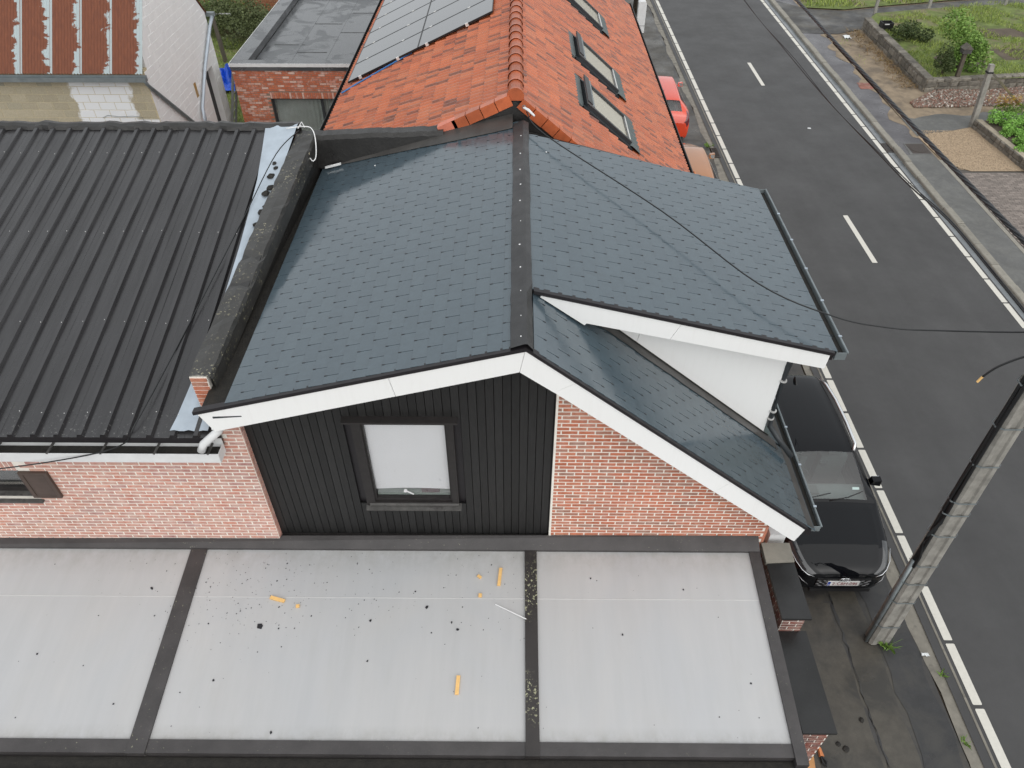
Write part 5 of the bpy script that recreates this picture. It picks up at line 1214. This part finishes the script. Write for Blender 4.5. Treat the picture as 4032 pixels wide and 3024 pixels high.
# vegetation
def leaf_ball(name, label, cat, loc, rx, ry, rz, n, size, mat, stem=True, group=None, lobes=7, flowers=0):
    o = thing(name, label, cat, loc, group); m = MB(); lx, ly, lz = loc; rr = random.Random(sum(map(ord, label)))
    cs_ = [(rr.gauss(0,.45), rr.gauss(0,.45), rr.uniform(.15,.9), rr.uniform(.35,.6)) for _ in range(lobes)]
    for k in range(n):
        c_ = cs_[k % lobes]; d = Vector((rr.gauss(0,1), rr.gauss(0,1), rr.gauss(0,1))); d.normalize(); d *= c_[3]*rr.uniform(.65, 1.05)
        p = Vector((lx + (c_[0]+d.x)*rx, ly + (c_[1]+d.y)*ry, lz + max(.02, (c_[2]*1.6+d.z)*rz)))
        a = Vector((rr.gauss(0,1), rr.gauss(0,1), rr.gauss(0,.6))); a.normalize(); b = a.cross(Vector((rr.gauss(0,1), rr.gauss(0,1), rr.gauss(0,1)))); b.normalize(); s = size*rr.uniform(.6, 1.3)
        m.poly(p - a*s*.5, p + b*s*.28, p + a*s*.5, p - b*s*.28)
    m.build('foliage', MAT[mat], o)
    if stem:
        s_ = MB()
        for k in range(4): c_ = cs_[k % lobes]; s_.tube([(lx, ly, lz-.05), (lx + c_[0]*rx*.5, ly + c_[1]*ry*.5, lz + c_[2]*rz*.6), (lx + c_[0]*rx, ly + c_[1]*ry, lz + c_[2]*rz*1.3)], [.03, .02, .008], 5)
        s_.build('stems', MAT['bark'], o)
    if flowers:
        fl_ = MB()
        for k in range(flowers):
            x, y, h = lx + rr.gauss(0, rx*.55), ly + rr.gauss(0, ry*.4), lz + rz*rr.uniform(1.9, 2.5)
            for q in range(10): p = Vector((x + rr.gauss(0,.03), y + rr.gauss(0,.03), h + rr.uniform(-.12,.12))); s = .05; fl_.poly(p+Vector((-s,0,0)), p+Vector((0,-s,s*.4)), p+Vector((s,0,0)), p+Vector((0,s,-s*.3)))
        fl_.build('flowers', MAT['flower'], o)
    return o
leaf_ball('leafy_shrub', 'tall loose leafy shrub growing beside the bird box post', 'shrub', (17.0,29.4,.48), .95, .85, 1.05, 4200, .11, 'leaf_mid', lobes=12)
leaf_ball('round_conifer', 'small dark round conifer behind the low stone wall', 'shrub', (16.2,28.75,.48), .46, .44, .62, 3200, .06, 'leaf_dark', lobes=6)
leaf_ball('dark_bush', 'dark purple green bush in the grass behind the stone wall', 'shrub', (16.75,32.8,.48), .75, .7, .5, 2200, .09, 'leaf_dark', lobes=9)
for k, (x, y, r_, lb) in enumerate(((16.52,24.55,.36,'bright green bush at the post end of the planting bed'), (16.42,23.75,.34,'bright green bush in the middle of the bed row beside the gravel'), (16.30,22.85,.40,'bright green bush nearest the brick paving'), (17.25,24.3,.36,'bright green bush set back from the row in the bed'))):
    leaf_ball('bright_bush', lb, 'shrub', (x, y, .34), r_, r_*1.1, r_*.62, 1500, .065, 'leaf_bright', group='bushes in the planting bed', lobes=8)
leaf_ball('yellow_flowers', 'clump of yellow flowers behind the bright bushes near the post', 'flowers', (17.0,25.35,.34), .5, .25, .24, 900, .06, 'leaf_mid', group='yellow flower clumps', flowers=55)
leaf_ball('yellow_flowers', 'clump of yellow flowers farther along at the edge of the photo', 'flowers', (17.95,25.5,.34), .4, .25, .24, 700, .06, 'leaf_mid', group='yellow flower clumps', flowers=22)
leaf_ball('overgrown_hedge', 'overgrown dark hedge in front of the far brick building', 'hedge', (-12.6,34.6,0), 2.2, 1.3, .85, 9000, .10, 'leaf_hedge', lobes=26)
leaf_ball('weedy_bush', 'tall weedy bush growing against the far brick wall', 'shrub', (-13.9,36.3,0), 1.1, .5, .8, 2500, .11, 'leaf_mid', lobes=9)
leaf_ball('hedge_bush', 'round hedge bush beside the flat roofed extension', 'shrub', (-11.3,33.2,0), 1.0, 1.0, .7, 3500, .09, 'leaf_hedge', lobes=12)
def blades(name, label, cat, area, n, h, mat, z, keep=None, lean=.5):
    m = MB(); rr = random.Random(n); x0, x1, y0, y1 = area; c_ = 0
    while c_ < n:
        x, y = rr.uniform(x0, x1), rr.uniform(y0, y1); c_ += 1
        if keep and not keep(x, y): continue
        a = rr.uniform(0, 6.28); s = h*rr.uniform(.5, 1.4); w_ = .018*(h/.15); dx, dy = math.cos(a)*w_, math.sin(a)*w_; lx_, ly_ = rr.gauss(0, s*lean), rr.gauss(0, s*lean)
        m.poly((x-dx, y-dy, z), (x+dx, y+dy, z), (x+lx_, y+ly_, z+s))
    return tag(m.build(name, MAT[mat]), label, cat, kind='stuff')
def gk(x, y):
    q = math.sin(x*1.7+.4)*math.cos(y*1.3) + .5*math.sin(x*3.1+y*2.3)
    return q > -.25 and y > 28.35 + (x-15.6)*.1 and y < 35.3 + (x-15.6)*.42 and not (16.6 < x < 18.5 and 29.7 < y < 30.9)
blades('garden_grass', 'rough green grass of the garden opposite', 'grass', (15.65, 26, 28.3, 38), 22000, .12, 'grass', .47, gk)
blades('verge_grass', 'long grass beyond the wet driveway', 'grass', (13.9, 30, 38.2, 46), 9000, .22, 'grass', .14, lambda x, y: y > 38.35 + max(0, x-16)*.22 and math.sin(x*2.1)+math.cos(y*1.4+x) > -.9)
blades('lawn_grass', 'short green lawn grass behind the shed', 'grass', (-15, -9.4, 24, 34), 9000, .10, 'grass', 0)
blades('dry_grass', 'dry straw along the foot of the stone wall', 'grass', (14.6, 15.35, 28.4, 35.2), 1400, .12, 'dry', .09, lambda x, y: random.random() < (x-14.5)/.9, 1.6)
blades('pavement_weeds', 'small green weeds in the earth and beside the kerb', 'grass', (13.5, 15.0, 31, 35), 260, .08, 'grass', .09, lambda x, y: math.sin(x*5)+math.cos(y*3) > 1.0, 1.2)
for (x, y, n, s, lb) in ((5.88,5.74,46,.13,'tuft of grass at the foot of the concrete pole'), (6.58,5.27,16,.07,'small weed in the gutter between the pole and the line'), (6.50,4.27,14,.07,'small weed in the gutter nearest the photo edge'), (6.40,23.55,26,.11,'small weed growing beside the near drain grate')):
    m = MB()
    for k in range(n):
        a = random.uniform(0, 6.28); r_ = random.uniform(0, s*.6); lx_, ly_ = random.gauss(0, s*.7), random.gauss(0, s*.7); xx, yy = x+math.cos(a)*r_, y+math.sin(a)*r_; w_ = .007
        m.poly((xx-w_, yy, -.016), (xx+w_, yy, -.016), (xx+lx_*.6+w_, yy+ly_*.6, s*.7), (xx+lx_, yy+ly_, s*random.uniform(.5,1.1)))
    o = thing('weed_tuft', lb, 'weed', (x, y, 0), 'weeds along the kerb'); m.build('blades', MAT['leaf_mid'], o)
rb = MB(); rr = random.Random(5)
for k in range(4500):
    u, v = rr.random(), rr.random(); x = 14.5 + u*6.0; ya = 26.6 + max(0, u-.2)*.5; yb = 27.0 + min(1, u*4)*1.1 + u*.4; y = ya + (yb-ya)*v
    s = rr.uniform(.010, .042); z = .10 + .05*math.sin(u*9)*v
    d = Vector((rr.gauss(0,1), rr.gauss(0,1), rr.gauss(0,1))).normalized(); a = d.orthogonal().normalized()*s; b = d.cross(a); c_ = d*s*.6; p = Vector((x, y, z+.02))
    rb.hexa([p-a-b-c_, p+a-b-c_, p+a+b-c_, p-a+b-c_], [p-a*.7-b*.8+c_, p+a*.8-b*.6+c_, p+a*.7+b*.8+c_, p-a*.8+b*.7+c_])
tag(rb.build('brick_rubble', MAT['rubble']), 'spread of broken red brick rubble between post and stone wall', 'rubble', kind='stuff')
gv = MB()
for k in range(3000):
    u, v = rr.random(), rr.random(); y = 21.7 + u*2.9; x = 13.8 + (15.75 - 13.8)*v
    s = rr.uniform(.008, .02); p = Vector((x, y, .112)); gv.poly(p+Vector((-s,-s,0)), p+Vector((s,-s*.6,.008)), p+Vector((s*.8,s,.012)), p+Vector((-s*.7,s*.8,.004)))
tag(gv.build('gravel_stones', plain('gravel_stone', (.36,.27,.18), .9, .3, 30, rand=.4)), 'small tan gravel stones spread over the drive opposite', 'gravel', kind='stuff')

# ================================================================ loose things
def vput(b_, x, y, rz, lift=.0):
    return frame((x, y, zv(y)+lift), (math.cos(rz), math.sin(rz), SV*math.sin(rz)), (-math.sin(rz), math.cos(rz), SV*math.cos(rz)), (0, -SV, 1))
for (x, y, ln, w_, a, lb) in ((-3.07,5.03,.20,.045,-.26,'long yellow wood offcut lying near the bar on the middle panel'), (-2.79,4.94,.045,.04,.1,'tiny square yellow wood offcut beside the slanting offcut'), (-.20,5.36,.25,.042,1.48,'upright long yellow wood offcut beside the lichened bar'), (-.47,5.36,.055,.035,-.7,'small tilted yellow wood chip close to the wall flashing'), (-.45,5.10,.048,.042,1.5,'small square yellow wood block between chip and white stick'), (-.68,3.97,.22,.045,1.53,'yellow wood offcut lying alone near the eave of the veranda')):
    b_ = MB().box(-ln/2, ln/2, -w_/2, w_/2, 0, .022); mesh_ = b_.mesh('wood_offcut', MAT['wood_yellow'])
    tag(mesh_obj('wood_offcut', mesh_, None, vput(None, x, y, a, .002)), lb, 'offcut', 'wood offcuts on the veranda')
tag(MB().tube([(-.25,4.98,zv(4.98)+.012),(.145,4.77,zv(4.77)+.045)], .007, 6).build('white_stick', MAT['white_wire']), 'thin white stick resting against the lichened veranda bar', 'stick')
SHL = ['large dark slate shard on the middle panel below the slanting offcut', 'dark slate flake in the middle of the middle veranda panel', 'dark slate flake left of the small wood blocks', 'dark slate flake nearest the thin white stick', 'dark slate flake near the dark bar low on the middle panel', 'dark slate flake high on the end panel near the plain bar', 'lone slate flake far out on the end panel', 'small slate flake just above the one nearest the white stick', 'tiny slate flake below the middle of the middle panel', 'slate flake at the eave rail of the middle panel', 'tiny slate flake low on the end panel', 'slate flake in the middle of the road side panel', 'slate flake towards the garden wall on the road side panel', 'slate flake near the flashing on the road side panel']
for k, (x, y, s) in enumerate(((-3.21,4.68,.048),(-1.83,4.76,.02),(-1.13,4.94,.024),(-.72,4.65,.024),(-3.62,4.01,.018),(-4.75,5.17,.022),(-5.88,4.31,.014),(-.80,4.74,.016),(-1.80,4.25,.014),(-2.80,3.43,.02),(-4.73,3.73,.012),(1.35,4.6,.014),(2.2,5.2,.012),(1.0,5.35,.012))):
    m = MB(); P = [(s*math.cos(a)*random.uniform(.6,1.25), s*math.sin(a)*random.uniform(.5,1.1)) for a in np.linspace(0, 5.2, 5)]
    m.prism([(px_, py_, 0) for px_, py_ in P], (0, 0, .006)); me_ = m.mesh('slate_flake', MAT['shard'])
    tag(mesh_obj('slate_flake', me_, None, vput(None, x, y, random.uniform(0, 3), .003)), SHL[k], 'slate flake', 'slate flakes on the veranda')
for k in range(12):
    y = 8.3 + k*.19 + random.uniform(-.06,.06); x = -3.62 + random.uniform(-.06, .05); s = random.uniform(.025, .075); m = MB()
    rows = [[(x + s*math.cos(a)*math.sin(b)*random.uniform(.7,1.2), y + s*1.2*math.sin(a)*math.sin(b)*random.uniform(.7,1.2), zm(y)+.055 + s*.6*math.cos(b)*random.uniform(.7,1.1)) for a in np.linspace(0, 6.28, 9)] for b in np.linspace(.05, 1.6, 5)]
    tag(m.grid(rows).build('moss_clump', MAT['moss_dark']), 'dark clump of moss lying on the zinc flashing by the parapet', 'moss', 'moss clumps on the zinc flashing')
cable([(-3.40,11.05,6.08),(-3.62,10.4,6.0),(-3.86,9.2,zm(9.2)+.055),(-4.05,7.8,zm(7.8)+.05),(-4.22,6.6,zm(6.6)+.05),(-4.35,5.8,zm(5.8)+.05),(-4.55,5.66,4.72),(-5.2,5.55,4.60),(-6.3,5.52,4.42),(-7.4,5.5,4.35)], .008, 'roof_cable', 'cable', 'loose black cable trailing down the dark ribbed steel roof')
LH = thing('lightning_hook', 'bent white metal tube with a hook tied at the parapet corner', 'bracket', (-3.3, 11.1, 6.0))
MB().tube([tuple(p) for p in catmull([(-3.62,11.12,6.08),(-3.30,11.10,6.12),(-3.18,11.02,6.10),(-3.12,10.86,6.00),(-3.09,10.62,5.86),(-3.12,10.52,5.83),(-3.17,10.56,5.86)], 4)], .008, 6).build('tube', MAT['white_wire'], LH, True)
MB().box(-3.24, -3.17, 10.56, 10.64, 5.84, 5.93).build('tag_plate', MAT['cream'], LH); MB().tube([(-3.42,11.07,6.10),(-3.36,11.13,6.18),(-3.31,11.07,6.12),(-3.38,11.05,6.16)], .008, 5).build('string', MAT['white_wire'], LH)
IN = thing('insulator_clip', 'small white cable clip at the rear end of the slate ridge', 'clip', (.17, 10.95, 6.42))
MB().tube([(.10,11.0,6.47),(.17,10.95,6.45),(.26,10.86,6.40)], [.018,.022,.015], 6).build('body', MAT['white_plastic'], IN); MB().tube([(.10+.025*math.cos(a), 11.0, 6.48+.025*math.sin(a)) for a in np.linspace(0, 6.28, 10)], .006, 5).build('ring', MAT['grey_zinc'], IN)
tag(MB().prism([(4.02,3.70,-.018),(4.20,3.70,-.018),(4.25,4.08,-.018),(4.10,3.98,-.018)], (0,0,.06)).build('terracotta_step', MAT['terracotta']), 'pale terracotta coloured step at the foot of the garden wall', 'step')
TO = thing('hand_tool', 'small orange and black hand tool lying on the pavement', 'tool', (4.38, 4.05, 0))
MB().hexa([(4.34,4.06,-.015),(4.41,4.06,-.015),(4.40,4.18,-.015),(4.35,4.18,-.015)], [(4.35,4.06,.03),(4.40,4.06,.03),(4.39,4.18,.02),(4.36,4.18,.02)]).build('grip', MAT['orange'], TO); MB().tube([(4.37,4.06,.01),(4.42,3.99,.01),(4.40,3.93,.01),(4.36,3.97,.01),(4.36,4.05,.01)], .014, 6).build('handle_loop', MAT['black_plastic'], TO)
for k, (x, y, s, lb) in enumerate(((4.76,4.17,.05,'larger dark dirt clod near the hand tool on the pavement'),(4.67,4.24,.04,'smaller dark dirt clod beside the larger one on the pavement'),(5.12,4.58,.04,'lone dark dirt clod out on the pavement towards the pole'))):
    rows = [[(x + s*math.cos(a)*math.sin(b)*random.uniform(.7,1.2), y + s*math.sin(a)*math.sin(b)*random.uniform(.7,1.2), -.012 + s*.5*math.cos(b)) for a in np.linspace(0, 6.28, 9)] for b in np.linspace(.05, 1.57, 5)]
    tag(MB().grid(rows).build('dirt_clod', MAT['moss_dark']), lb, 'clod', 'clods on the near pavement')
rows = [[(6.40+.11*i/5+random.uniform(-.01,.01), 5.57+.05*j/3+random.uniform(-.01,.01), .0+random.uniform(0,.03)) for j in range(4)] for i in range(6)]
tag(MB().grid(rows).build('litter', MAT['paper']), 'crumpled pale litter beside the gutter near the pole', 'litter')
rows = [[(14.35+.3*i/5+random.uniform(-.02,.02), 34.0+.35*j/3+random.uniform(-.02,.02), .10+random.uniform(0,.06)) for j in range(4)] for i in range(6)]
tag(MB().grid(rows).build('litter', MAT['paper']), 'scrap of pale plastic litter on the earth by the driveway', 'litter')
tag(MB().poly((10.16,24.97,.005),(10.28,24.95,.005),(10.27,25.03,.012),(10.18,25.05,.005)).build('litter', MAT['paper']), 'tiny white scrap of litter in the middle of the road', 'litter')
